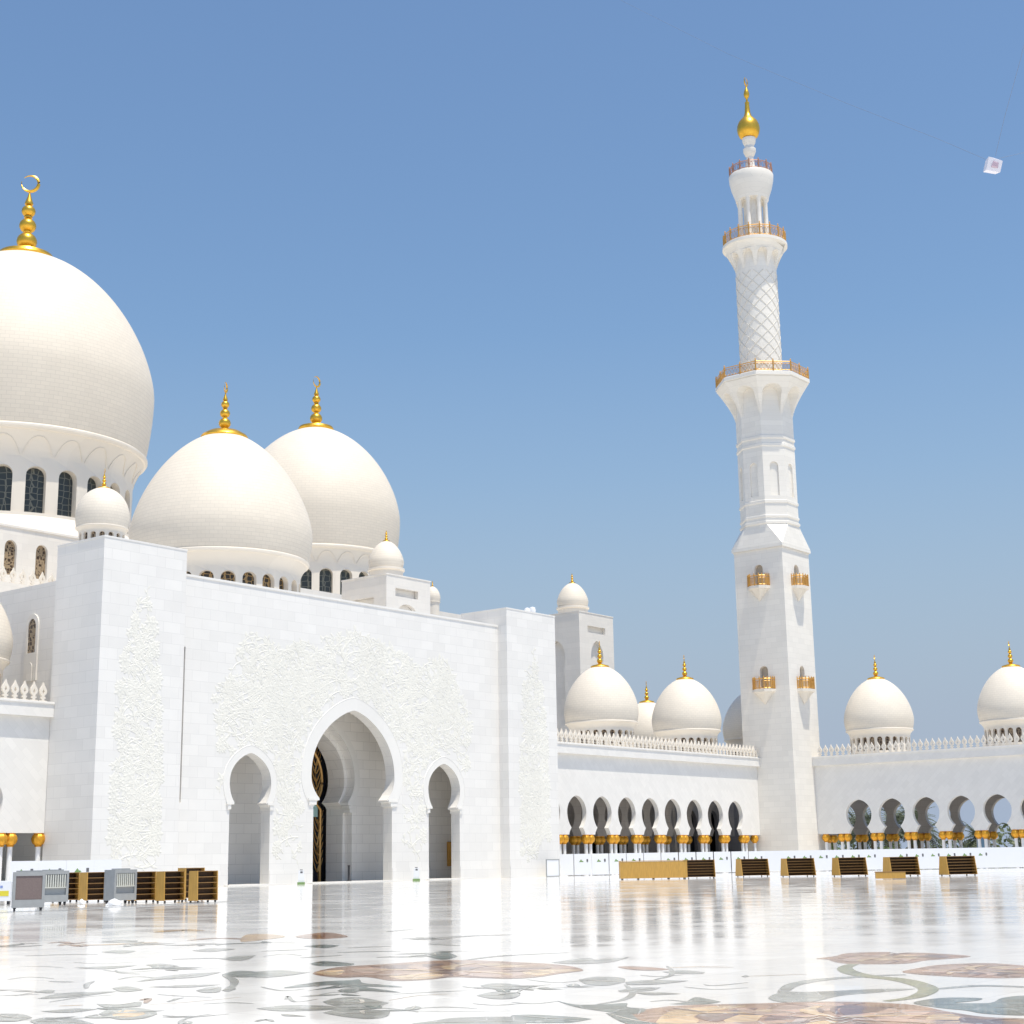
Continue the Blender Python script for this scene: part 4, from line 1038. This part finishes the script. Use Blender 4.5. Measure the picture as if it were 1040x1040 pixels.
def railing(name, n, ap, z0, h, mat, per=2, round_=False):
    b = MB(); pb = MB(); Rr = ap if round_ else ap/cos(pi/n)
    pts = [(MXc+Rr*cos(2*pi*k/n+(0 if round_ else pi/n)), MYc+Rr*sin(2*pi*k/n+(0 if round_ else pi/n))) for k in range(n)]
    P = []
    for k in range(n):
        a, c = pts[k], pts[(k+1) % n]
        for j in range(per): P.append((a[0]+(c[0]-a[0])*j/per, a[1]+(c[1]-a[1])*j/per))
    for zz, rr in ((z0+.12, .045), (z0+h, .06), (z0+h*.82, .03)): b.tube([(x, y, zz) for x, y in P], rr, 5, closed=True)
    for k in range(len(P)):
        a, c = P[k], P[(k+1) % len(P)]; L = hypot(c[0]-a[0], c[1]-a[1]); ux, uy = (c[0]-a[0])/L, (c[1]-a[1])/L
        m = max(2, int(L/.42))
        for j in range(m):
            s0 = L*(j+.5)/m; rr = min(.17, L/m*.42)
            b.tube([(a[0]+ux*(s0+rr*cos(t_)), a[1]+uy*(s0+rr*cos(t_)), z0+h*.47+h*.32*sin(t_)) for t_ in [2*pi*i/10 for i in range(10)]], .028, 4, closed=True)
            b.tube([(a[0]+ux*s0, a[1]+uy*s0, z0+.1), (a[0]+ux*s0, a[1]+uy*s0, z0+h*.8)], .02, 4)
    o = b.build(name, mat, mn)
    for k, (x, y) in enumerate(P):
        pb = MB(); pb.lathe([(.10, z0), (.10, z0+h*1.08), (.05, z0+h*1.14), (.09, z0+h*1.22), (.01, z0+h*1.34)], 8, (x, y, 0)); pb.build('post', mat, o)
railing('railing', 8, ga-.12, 57.62, 1.15, 'bronze_rail', 2)
# latticed cylinder
rcyl = 2.50
b = MB(); b.lathe([(rcyl+.12, 57.62), (rcyl+.12, 57.9), (rcyl, 58.0), (rcyl, 74.97)], 64, C0)
fl2 = []
for i in range(9):
    s_ = i/8; fl2.append((rcyl+.02+(3.95-rcyl)*s_**1.5, 71.8+(75.0-71.8)*s_))
b.lathe([(3.85, 74.98), (4.0, 75.05), (4.0, 75.4), (3.9, 75.47), (.9, 75.47)], 64, C0)
b.build('round_shaft', 'tower_marble', mn, smooth=35)
b = MB(); nh_ = 10
for sg in (-1, 1):
    for k in range(nh_):
        b.tube([(MXc+(rcyl+.01)*cos(2*pi*k/nh_+sg*q*.195), MYc+(rcyl+.01)*sin(2*pi*k/nh_+sg*q*.195), 58.0+q*.5) for q in range(0, 28)], .055, 5)
b.build('lattice_rib', 'rib_stone', mn, smooth=50)
b = MB()
def flareR(k, n_=10):
    th = 2*pi*(k+.3)/n_
    def M(u, v, d):
        s_ = max(0, min(1, (v-71.9)/(75.0-71.9))); r_ = rcyl+.015+(3.86-rcyl)*(s_**1.5)
        r_ = r_+(rcyl-.02-r_)*d; an = th+u*pi/n_
        return (MXc+r_*cos(an), MYc+r_*sin(an), v)
    return M
ar2 = []
for i_ in range(13):
    q_ = i_/12; a_ = pi-pi*q_
    ar2.append((.66*cos(a_), 73.35+.75*(sin(a_)**.8 if 0 < q_ < 1 else 0)))
for k in range(10):
    outl = [(-.80, 72.3), (-.72, 72.8)] + ar2 + [(.72, 72.8), (.80, 72.3), (1, 71.9)] + [(1, 71.9+3.1*i/8) for i in range(1, 9)] + [(1-2*i/8, 75.0) for i in range(1, 8)] + [(-1, 71.9+3.1*i/8) for i in range(8, -1, -1)]
    b.panel(outl, [], flareR(k), 1, back=False)
b.build('bracket', 'tower_marble', mn, smooth=30)
railing('railing', 18, 3.8, 75.47, 1.35, 'bronze_rail', 1, True)
# lantern
b = MB(); b.lathe([(1.15, 75.47), (1.15, 81.7)], 24, C0)
b.build('lantern_core', 'tower_marble', mn, smooth=40)
for k in range(8):
    a = 2*pi*k/8+.2; p = MB(); p.lathe([(.34, 75.5), (.34, 75.8), (.25, 75.95), (.24, 80.9), (.36, 81.3), (.40, 81.9)], 14, (MXc+1.68*cos(a), MYc+1.68*sin(a), 0)); p.build('lantern_column', 'tower_marble', mn, smooth=40)
b = MB(); b.lathe([(1.0, 81.4), (2.02, 81.45), (2.12, 81.9), (2.5, 83.0), (2.72, 84.0), (2.78, 84.75), (2.7, 84.9), (.5, 84.9)], 48, C0)
b.build('bowl', 'tower_marble', mn, smooth=35)
railing('railing', 14, 2.65, 84.9, 1.0, 'copper_rail', 1, True)
b = MB()
b.lathe([(.85, 84.9), (.85, 85.9), (.6, 86.1), (.52, 86.9), (.42, 87.45), (.62, 87.75), (.80, 88.2), (.80, 88.55), (.62, 88.75), (.56, 89.0), (.78, 89.4), (.86, 89.75), (.86, 90.0), (.5, 90.1)], 32, C0)
b.build('spire_base', 'tower_marble', mn, smooth=40)
b = MB()
b.lathe([(.84, 90.05), (1.16, 90.3), (1.36, 90.75), (1.44, 91.3), (1.38, 91.8), (1.18, 92.3), (.84, 92.7), (.52, 93.05), (.36, 93.6), (.26, 94.8), (.30, 95.0), (.15, 95.1), (.12, 95.5), (.28, 95.75), (.38, 96.15), (.28, 96.6), (.12, 97.05), (.04, 97.4)], 32, C0)
pts = []; rad = []
for i in range(21):
    a = radians(100)+radians(330)*i/20; pts.append((MXc+.5*cos(a)*.9, MYc+.5*cos(a)*.1, 97.9+.58*sin(a))); rad.append(.03+.07*sin(pi*i/20))
b.tube(pts, rad, 6); b.build('finial', 'gold', mn, smooth=45)
# balconies
for k in (2, 3, 0, 1):
    M0 = Moct(k, mw, 4)
    for z in (20.1, 32.1):
        P = [(-1.42, 0), (-1.25, .62), (-.62, 1.2), (.62, 1.2), (1.25, .62), (1.42, 0)]
        b = MB(); i = b.add([M0(u, z-.02, -d) for u, d in P] + [M0(u, z-.34, -d) for u, d in P] + [M0(u*.82, z-.42, -d*.82) for u, d in P] + [M0(0, z-1.75, -.03)])
        for a_, c_ in ((0, 6), (6, 12)):
            for j in range(5): b.quad(i+a_+j, i+a_+j+1, i+c_+j+1, i+c_+j)
        b.f.append(tuple(i+j for j in range(6))); b.m.append(0)
        for j in range(5): b.quad(i+12+j, i+13+j, i+18)
        bal = b.build('balcony', 'drum_marble', mn)
        b = MB(); Q = [(u*.94, d*.94) for u, d in P]
        Qs = []
        for (u1, d1), (u2, d2) in zip(Q, Q[1:]):
            for j in range(2): Qs.append((u1+(u2-u1)*j/2, d1+(d2-d1)*j/2))
        Qs.append(Q[-1])
        for zz, rr in ((z+.1, .05), (z+1.15, .06), (z+.9, .03)): b.tube([M0(u, zz, -d) for u, d in Qs], rr, 5)
        for u, d in Qs: b.tube([M0(u, z, -d), M0(u, z+1.32, -d), M0(u, z+1.45, -d)], [.085, .075, .02], 6)
        for (u1, d1), (u2, d2) in zip(Qs, Qs[1:]):
            for j in (1, 2):
                u, d = u1+(u2-u1)*j/3, d1+(d2-d1)*j/3
                b.tube([M0(u, z+.1, -d), M0(u, z+.9, -d)], .035, 4)
        b.build('balustrade', 'bronze_rail', bal)

# ================================================================== COURTYARD OBJECTS
def rack(name, label, x, y, az, W, db, dt, H, shelves, group, base=0.08, open_top=False):
    """wedge shelf unit; front faces azimuth az (degrees)"""
    t = thing(name, label, 'shoe rack', (x, y, 0), radians(az)-pi/2*3, group)
    # local frame: front faces -Y, x to the right as seen from the front
    def side(xc, tk=.04):
        b = MB(); P = [(-db/2, base), (db/2, base), (dt/2, H), (-dt/2, H)]
        b.panel(P, [], lambda u, v, d: (xc+d, u, v), tk); return b
    for xc in (-W/2-.04, W/2): side(xc).build('side_panel', 'tan_wood', t, local=True)
    b = MB()
    for k in range(shelves+1):
        s = k/shelves; z = base+.02+(H-base-.05)*s; dd = db+(dt-db)*((z-base)/(H-base))
        b.box(-W/2+.001, W/2-.001, -dd/2+.01, dd/2-.01, z, z+.03)
    b.build('shelf', 'shelf_wood', t, local=True)
    b = MB(); b.box(-W/2+.002, W/2-.002, -.02, .02, base+.02, H-.03); b.build('back_panel', 'dark_wood', t, local=True)
    b = MB()
    for sx in (-1, 1):
        for sy in (-1, 1): b.box(sx*W/2*.9-.03, sx*W/2*.9+.03, sy*db/2*.8-.03, sy*db/2*.8+.03, 0, base)
    b.build('foot', 'black_metal', t, local=True)
    return t
GR = 'wooden shoe racks on the right of the courtyard'
r1 = rack('shoe_rack', 'wooden shoe rack standing just left of the minaret foot, first of the single racks', 102.25, 60.1, 238, 2.2, 1.15, .75, 1.30, 6, GR)
for x, y, l in ((101.1, 55.65, 'wooden shoe rack standing in front of the minaret foot, second of the single racks'),
                (101.85, 51.95, 'wooden shoe rack just right of the minaret foot, third of the single racks'),
                (100.75, 47.5, 'wooden shoe rack with a low wooden bench lying before it'),
                (101.4, 43.7, 'wooden shoe rack farthest right, alone before the white hoarding')): dup(r1, (x, y, 0), l)
rack('shoe_rack', 'dark shelved wooden rack joined to the end of the long plain wooden rack', 96.85, 61.35, 232, 2.1, .9, .7, 1.30, 6, GR)
# long plain rack seen from the back
lr = thing('long_rack', 'long plain wooden rack with closed tan back left of the shoe racks', 'shoe rack', (94.05, 63.45, 0), radians(-47), GR)
b = MB(); b.box(-2.38, 2.38, -.35, -.31, .08, 1.25); b.build('back_panel', 'tan_wood', lr, local=True)
b = MB(); b.box(-2.42, -2.38, -.36, .36, .08, 1.27); b.box(2.38, 2.42, -.36, .36, .08, 1.27); b.box(-2.43, 2.43, -.37, .37, 1.272, 1.31); b.build('side_panel', 'tan_wood', lr, local=True)
b = MB()
for k in range(5): b.box(-2.375, 2.375, -.3, .34, .1+.23*k, .13+.23*k)
b.build('shelf', 'shelf_wood', lr, local=True)
b = MB()
for x in (-2.25, -1.1, 0, 1.1, 2.25): b.box(x-.04, x+.04, -.3, .3, 0, .08)
b.build('foot', 'black_metal', lr, local=True)
bn = thing('low_bench', 'low flat wooden bench on the floor before the fourth shoe rack', 'bench', (90.35, 43.35, 0), radians(-60))
b = MB(); b.box(-.92, .92, -.3, .3, .40, .46); b.build('seat', 'shelf_wood', bn, local=True)
b = MB(); b.box(-.9, .9, -.29, -.25, .04, .398); b.box(-.9, -.86, -.24, .28, .04, .398); b.box(.86, .9, -.24, .28, .04, .398); b.build('base', 'tan_wood', bn, local=True)
# left racks
GL = 'wooden shoe racks before the left pylon'
l1 = rack('shoe_rack', 'wooden shoe rack left end, half hidden by the louvred air cooler', 42.55, 60.6, 268, 1.0, .62, .56, 1.30, 5, GL)
for x, y, l in ((42.9, 59.0, 'wooden shoe rack between the two louvred air coolers, front shelves dark'),
                (43.0, 55.7, 'wooden shoe rack directly right of the second air cooler'),
                (43.2, 54.0, 'wooden shoe rack in the middle of the right trio on the left side'),
                (43.5, 52.2, 'wooden shoe rack at the right end of the left group, nearest the side arch')): dup(l1, (x, y, 0), l)
rack('shoe_rack', 'wooden rack seen behind the right trio, showing its dark open top', 46.2, 56.3, 268, 1.0, .62, .56, 1.42, 5, GL)
# evaporative coolers
def cooler(name, label, x, y, az, pad_front):
    t = thing(name, label, 'air cooler', (x, y, 0), radians(az)-pi/2*3, 'mobile air coolers')
    W, D_, z0, z1 = 1.12, .75, .14, 1.40
    b = MB(); b.box(-W/2, W/2, -D_/2, D_/2, z0, z0+.28); b.box(-W/2, W/2, -D_/2, D_/2, z1-.14, z1)
    b.box(-W/2, -W/2+.1, -D_/2, D_/2, z0+.282, z1-.142); b.box(W/2-.1, W/2, -D_/2, D_/2, z0+.282, z1-.142); b.box(-W/2+.1, W/2-.1, -D_/2+.09, D_/2-.09, z0+.282, z1-.142)
    b.box(-W/2+.1, W/2-.1, -.02, .02, z1+.002, z1+.05)
    b.build('housing', 'grey_plastic', t, local=True)
    b = MB(); s = -1 if pad_front else 1
    y0, y1 = sorted((s*(D_/2-.085), s*(D_/2-.02))); b.box(-W/2+.102, W/2-.102, y0, y1, z0+.284, z1-.144); b.build('cooling_pad', 'brown_pad', t, local=True)
    b = MB()
    y0, y1 = sorted((-s*(D_/2-.085), -s*(D_/2-.01)))
    for k in range(9):
        xx = -W/2+.16+k*(W-.32)/8; b.box(xx-.025, xx+.025, y0, y1, z0+.6, z1-.15)
    b.box(-W/2+.103, W/2-.103, y0, y1, z0+.56, z0+.598)
    b.build('louvre', 'pale_plastic', t, local=True)
    for sx in (-1, 1):
        for sy in (-1, 1):
            b = MB(); X = W/2*.82*sx; Y_ = D_/2*.7*sy
            pts = [(X-.03, Y_+.07*cos(a), .07+.07*sin(a)) for a in [2*pi*i/12 for i in range(12)]]
            i = b.add(pts + [(p[0]+.06, p[1], p[2]) for p in pts])
            for j in range(12): b.quad(i+j, i+(j+1) % 12, i+12+(j+1) % 12, i+12+j)
            b.f.append(tuple(i+j for j in range(12))); b.f.append(tuple(i+12+j for j in range(12))); b.m += [0, 0]
            b.box(X-.05, X+.05, Y_-.04, Y_+.04, .10, .139); b.build('caster', 'black_metal', t, local=True)
    return t
cooler('air_cooler', 'grey mobile air cooler nearest the camera, its brown pad facing out', 33.6, 50.1, 238, True)
cooler('air_cooler', 'grey mobile air cooler behind the brown padded one, pale louvres showing', 39.1, 56.6, 255, False)
cooler('air_cooler', 'grey mobile air cooler between the shoe racks, louvred front to the right', 41.5, 55.2, 268, False)
cb = thing('white_cabinet', 'white cabinet with blue mark and yellow sticker at the left frame edge', 'cabinet', (39.2, 60.6, 0), radians(-40))
b = MB(); b.box(-.5, .5, -.3, .3, .15, .95); b.box(-.42, .42, -.25, .25, .952, 1.0); b.build('body', 'white_paint', cb, local=True)
b = MB(); b.box(.02, .42, -.312, -.302, .36, .58); b.build('sticker', 'yellow_label', cb, local=True)
b = MB(); b.box(.05, .16, -.312, -.302, .70, .80); b.build('mark', 'blue_label', cb, local=True)
b = MB()
for sx in (-.4, .4): b.box(sx-.05, sx+.05, -.25, .25, 0, .148)
b.build('wheel_base', 'black_metal', cb, local=True)
wb = MB(); 
def lump(name, label, x, y, sx, sy, sz):
    b = MB(); n = 14; rows = []
    for i in range(8):
        th = pi/2*i/7; row = []
        for k in range(n):
            a = 2*pi*k/n; r = cos(th)*(1+.14*sin(3*a+i)+.08*sin(7*a+2*i)); row.append((x+sx*r*cos(a), y+sy*r*sin(a), .012+sz*sin(th)*(1+.1*sin(2*a))))
        rows.append(b.add(row))
    for a, c in zip(rows, rows[1:]):
        for k in range(n): b.quad(a+k, a+(k+1) % n, c+(k+1) % n, c+k)
    tag(b.build(name, 'white_cloth', smooth=60), label, 'bundle', 'white cloth bundles on the floor')
lump('cloth_bundle', 'small white cloth bundle on the floor before the left shoe racks', 40.3, 56.2, .16, .16, .2)
lump('cloth_bundle', 'wider white cloth bundle on the floor before the right louvred cooler', 39.5, 52.9, .34, .2, .24)
cbl = MB(); cbl.tube([(32.0, 49.6, .02), (34.5, 49.0, .02), (36, 50.3, .02), (39, 50.6, .02), (43.8, 51.4, .02), (47, 53.5, .02)], .012, 6)
tag(cbl.build('floor_cable', 'grey_plastic', smooth=50), 'thin dark cable running along the floor before the left racks', 'cable')

# hoardings
def hoarding(label, x, y, rz, L, H, notices, group, first=None):
    t = thing('hoarding_panel', label, 'hoarding', (x, y, 0), rz, group)
    b = MB(); b.box(-L/2, L/2, -.03, .03, .06, H); b.build('board', 'white_paint', t, local=True)
    b = MB(); b.box(-L/2+.1, -L/2+.18, -.05, .25, 0, .058); b.box(L/2-.18, L/2-.1, -.05, .25, 0, .058); b.build('foot', 'grey_plastic', t, local=True)
    if notices:
        b = MB(); z = H*.62
        i = b.add([(-.34, -.034, z), (.02, -.034, z), (-.16, -.034, z+.26)]); b.quad(i, i+1, i+2)
        i = b.add([(-.1, -.034, z), (.1, -.034, z+.02), (-.02, -.034, z+.14)]); b.quad(i, i+1, i+2)
        b.build('notice', 'notice_green', t, local=True)
        b = MB(); b.box(.36, .52, -.036, -.031, z+.02, z+.26); b.box(.39, .49, -.036, -.031, z-.03, z+.0); b.build('pictogram', 'notice_dark', t, local=True)
    return t
GH = 'white hoarding panels before the arcades'
h1 = hoarding('white hoarding panel with green triangle and dark pictogram in the fence before the arcades', 0, 0, 0, 1.6, 1.92, True, GH)
h2 = hoarding('plain unprinted white hoarding panel in the low fence before the arcades', 0, 0, 0, 1.6, 1.92, False, GH)
PATH = [(112.4, 86.3), (120.5, 80.4), (128.4, 74.0), (137.0, 65.2), (147.0, 55.4), (152, 46)]
pts = []
for (a, c) in zip(PATH, PATH[1:]):
    L = hypot(c[0]-a[0], c[1]-a[1]); n = round(L/1.6)
    for k in range(n): pts.append(((a[0]+(c[0]-a[0])*(k+.5)/n, a[1]+(c[1]-a[1])*(k+.5)/n), atan2(c[1]-a[1], c[0]-a[0])))
used = {1: False, 2: False}
for i, ((x, y), rz) in enumerate(pts):
    kind = 2 if (i == 0 or i > len(pts)*.72 or i % 7 == 5) else 1
    src = h1 if kind == 1 else h2
    if not used[kind]: o = src; used[kind] = True
    else: o = copy_tree(src)
    o.location = (x, y, 0); o.rotation_euler = (0, 0, rz+R.uniform(-.012, .012)); o.scale = (1.0, 1, 1)
GH2 = 'white hoarding panels before the left pylon'
for i, (x, y) in enumerate(tuple((49.6+1.8*q_, 87.2-1.1*q_) for q_ in (3.35, 4.13, 4.91, 5.69))):
    o = copy_tree(h1 if i != 3 else h2); o.location = (x, y, 0); o.rotation_euler = (0, 0, -.55); o.scale = (1.02, 1, 1); o['group'] = GH2
    o['label'] = 'white hoarding panel with printed notices behind the left shoe racks' if i != 3 else 'plain white hoarding panel behind the left shoe racks, right end of its run'
fb = thing('framed_board', 'square white board in a dark frame leaning at the right pylon foot', 'board', (108.9, 84.0, 0), 0)
b = MB(); b.box(-.85, .85, -.03, .0, .08, 1.42); b.build('board', 'white_paint', fb, local=True)
b = MB(); b.box(-.93, -.85, -.05, .02, .0, 1.5); b.box(.85, .93, -.05, .02, .0, 1.5); b.box(-.848, .848, -.05, .02, 1.42, 1.5); b.box(-.848, .848, -.05, .02, 0, .08); b.build('frame', 'grey_plastic', fb, local=True)
# signs, posts
def signboard(label, x, y, rz):
    t = thing('floor_sign', label, 'floor sign', (x, y, 0), rz, 'small floor signs before the entrance front')
    b = MB(); b.panel([(-.24, .16), (.24, .16), (.2, 1.0), (-.2, 1.0)], [], lambda u, v, d: (u, d-.06, v), .12); b.build('board', 'white_paint', t, local=True)
    b = MB(); b.box(-.27, .27, -.16, .16, 0, .158); b.build('base', 'notice_green', t, local=True)
    b = MB(); b.box(-.07, .1, -.07, -.0605, .8, .93); b.box(-.1, .1, -.05, .05, 1.002, 1.06); b.build('pictogram', 'notice_dark', t, local=True)
signboard('small white sign with green foot between the left and middle arches', 79.6, 84.6, -.7)
signboard('small white sign with green foot between the middle and right arches', 92.0, 84.6, -.7)
def post(label, x, y):
    t = thing('barrier_post', label, 'post', (x, y, .09), 0, 'dark barrier posts inside the arches')
    b = MB(); b.lathe([(.2, 0), (.2, .03), (.11, .06), (.085, .09), (.085, 1.1), (.11, 1.14), (.11, 1.2), (.03, 1.22)], 14); b.build('pole', 'black_metal', t, smooth=40, local=True)
post('dark barrier post inside the left arch', 74.25, 86.6)
post('dark barrier post inside the middle arch', 87.0, 87.1)
bb = thing('wall_box', 'brown wooden box fixed to the wall seen through the right arch', 'box', (102.6, 90.35, 1.05), 0)
b = MB(); b.box(-.42, .42, -.3, .0, 0, 2.05); b.build('body', 'brown_box', bb, local=True)
b = MB(); b.box(-.34, .34, -.33, -.302, .1, 1.95); b.build('door', 'tan_wood', bb, local=True)

# ================================================================== SUSPENDED RIG AND CABLES
KP = CAM + ray(1008, 168.5)*70
ax = RT*.45; ay = UP*.45; az_ = FW*.30
kt = thing('aerial_camera', 'small white wrapped box hanging high in the sky on thin cables', 'aerial rig', KP)
b = MB(); cA, sA = cos(-.25), sin(-.25)
def loc(a, c, d): return KP*0 + ax*(a*cA-c*sA) + ay*(a*sA+c*cA) + az_*d
i = b.add([loc(*p) for p in ((-.68, -.72, -1), (.75, -.62, -1), (.72, .55, -1), (-.75, .62, -1), (-.6, -.65, 1), (.66, -.55, 1), (.6, .5, 1), (-.66, .55, 1), (.05, .82, 0))])
for f in ((0, 1, 2, 3), (7, 6, 5, 4), (0, 4, 5, 1), (1, 5, 6, 2), (3, 7, 4, 0)): b.quad(*[i+k for k in f])
for f in ((2, 6, 8), (6, 7, 8), (7, 3, 8), (3, 2, 8)): b.quad(*[i+k for k in f])
b.build('cover', 'kite_white', kt, local=True)
b = MB(); i = b.add([loc(*p) for p in ((-.3, -.35, -1.06), (.4, -.3, -1.06), (.36, .25, -1.06), (-.2, .34, -1.06), (-.2, -.2, -1.25), (.25, -.2, -1.25), (.2, .2, -1.25), (-.15, .2, -1.25))])
for f in ((4, 5, 6, 7), (0, 1, 5, 4), (1, 2, 6, 5), (2, 3, 7, 6), (3, 0, 4, 7)): b.quad(*[i+k for k in f])
b.build('camera_head', 'kite_core', kt, local=True)
for lab, pp in (('thin cable running from the hanging white box up to the left', ((1004, 163, 70), (950, 140, 74), (860, 105, 82), (740, 55, 95), (620, -5, 110), (500, -80, 125))),
                ('thin cable rising steeply from the hanging white box to the top right', ((1011, 158, 70), (1020, 120, 68), (1037, 58, 64), (1060, -40, 58))),
                ('thin cable running from the hanging white box out of the right frame edge', ((1014, 161, 70), (1040, 155, 71), (1120, 132, 74), (1240, 90, 80)))):
    b = MB(); P = [CAM + ray(a, c)*d for a, c, d in pp]; b.tube(P, .0085, 5)
    tag(b.build('cable', 'cable_grey', smooth=60), lab, 'cable')

# ================================================================== VEGETATION BEYOND THE RIGHT ARCADE
def palm_meshes(h, seed):
    q = random.Random(seed)
    tb = MB(); tb.tube([(.25*sin(i*.5), .15*cos(i*.4), h*i/10) for i in range(11)], [.34-.014*i+(.03 if i % 2 else 0) for i in range(11)], 10)
    cb_ = MB(); top_ = Vector((.25*sin(5), .15*cos(4), h))
    for k in range(64):
        a = q.uniform(0, 2*pi); el = q.uniform(-.6, 1.3); L = q.uniform(2.3, 3.3)
        d = Vector((cos(a)*cos(el), sin(a)*cos(el), sin(el))); side = Vector((-sin(a), cos(a), 0)); p = top_.copy(); P = [p.copy()]
        for i in range(9):
            d = (d+Vector((0, 0, -.13))).normalized(); p = p+d*L/9; P.append(p.copy())
        for i in range(1, 10):
            for sg in (-1, 1):
                l = .55*sin(pi*(i+1)/11)+.12; t0 = P[i]; dd = (P[i]-P[i-1]).normalized()
                e = t0+side*sg*l+dd*l*.55+Vector((0, 0, -.18*l)); wv = dd*.07
                j = cb_.add([t0-wv, t0+wv, e]); cb_.quad(j, j+1, j+2)
        cb_.tube(P, .03, 3)
    return tb, cb_
PALMS = [(190, 93.4, 5.7), (192, 91.0, 5.3), (189, 87.4, 5.0), (194, 97.5, 5.6), (196, 89.6, 5.9), (202, 84, 3.4), (200, 77, 2.6), (197, 104, 6.2), (191, 95.6, 4.4), (187, 89.6, 4.2), (188, 85.0, 4.2), (190, 99.5, 4.8)]
PD = ['palm with fronds at the right side of the leftmost right arcade arch', 'palm behind the second right arcade arch, fronds on both sides', 'palm between the second and third right arcade arches',
      'tall palm centred behind the leftmost right arcade arch', 'tallest palm of the row, at the left side of the third right arcade arch', 'low palm behind the columns between fourth and fifth right arches',
      'lowest palm of the row, behind the columns under the fifth right arch', 'palm beyond the right arcade hidden by the minaret shaft', 'shorter palm below the leftmost right arcade arch', 'shorter palm below the second right arcade arch',
      'shorter palm below the third right arcade arch', 'palm behind the single column next to the minaret foot']
for i, (x, y, h) in enumerate(PALMS):
    t = thing('palm_tree', PD[i], 'palm', (x, y, -.12), 0, 'palms beyond the right arcade')
    a_, c_ = palm_meshes(h, i+3); a_.build('trunk', 'bark', t, smooth=50, local=True); c_.build('crown', 'palm_leaf', t, local=True, fix=False)
def bush(label, x, y, r, h, mat, seed, group):
    q = random.Random(seed); b = MB()
    for k in range(420):
        a = q.uniform(0, 2*pi); e = math.asin(q.uniform(0, 1)); rr = q.uniform(.55, 1)*(1+.25*sin(3*a+seed)*cos(2*e))
        p = Vector((r*rr*cos(a)*cos(e), r*rr*sin(a)*cos(e), .1+h*rr*sin(e))); n_ = Vector((q.gauss(0, 1), q.gauss(0, 1), q.gauss(0, 1))).normalized()
        u = n_.orthogonal().normalized(); v = n_.cross(u); s = q.uniform(.12, .26)
        j = b.add([p-u*s, p+v*s*.5, p+u*s, p-v*s*.5]); b.quad(j, j+1, j+2, j+3)
    t = thing('shrub', label, 'shrub', (x, y, -.12), 0, group)
    b.build('foliage', mat, t, local=True, fix=False)
    b = MB()
    for k in range(4): b.tube([(0, 0, 0), (r*.3*cos(k*1.6), r*.3*sin(k*1.6), h*.5)], [.06, .03], 5)
    b.build('stem', 'bark', t, local=True)
qq = random.Random(5)
SH = ['lit green', 'rounded green', 'loose green', 'broad green', 'low green', 'bright green', 'small green', 'wide green', 'ragged green', 'dense green', 'thin green', 'tall green']
for k in range(12):
    bush('%s shrub behind the right arcade, %s counted from the minaret' % (SH[k], ['first', 'second', 'third', 'fourth', 'fifth', 'sixth', 'seventh', 'eighth', 'ninth', 'tenth', 'eleventh', 'twelfth'][k]), 182+qq.uniform(-2, 4), 101-k*3.4, qq.uniform(1.3, 2.1), qq.uniform(1.6, 2.8), 'hedge_leaf' if k % 3 else 'tree_leaf', k, 'shrubs beyond the right arcade')
b = MB(); q = random.Random(9)
for k in range(5200):
    y = q.uniform(20, 165); x = 245+q.uniform(-6, 6); z = (3.2+1.8*sin(y*.21)+1.1*sin(y*.53+1))*q.random()**.7
    p = Vector((x, y, z)); n_ = Vector((q.gauss(0, 1), q.gauss(0, 1), q.gauss(0, 1))).normalized(); u = n_.orthogonal().normalized(); v = n_.cross(u); s = q.uniform(.3, .6)
    j = b.add([p-u*s, p+v*s*.6, p+u*s, p-v*s*.6]); b.quad(j, j+1, j+2, j+3)
tag(b.build('tree_belt', 'tree_leaf', fix=False), 'distant belt of trees beyond the right arcade', 'trees', kind='stuff')
bs = thing('site_screen', 'blue panel seen between the columns under the fourth right arch', 'panel', (188, 77.7, 0), radians(90))
b = MB(); b.box(-.55, .55, -.04, .04, .2, 4.6); b.build('board', 'blue_screen', bs, local=True)
b = MB(); b.box(-.62, -.55, -.06, .06, -.12, 4.7); b.box(.55, .62, -.06, .06, -.12, 4.7); b.build('post', 'grey_plastic', bs, local=True)
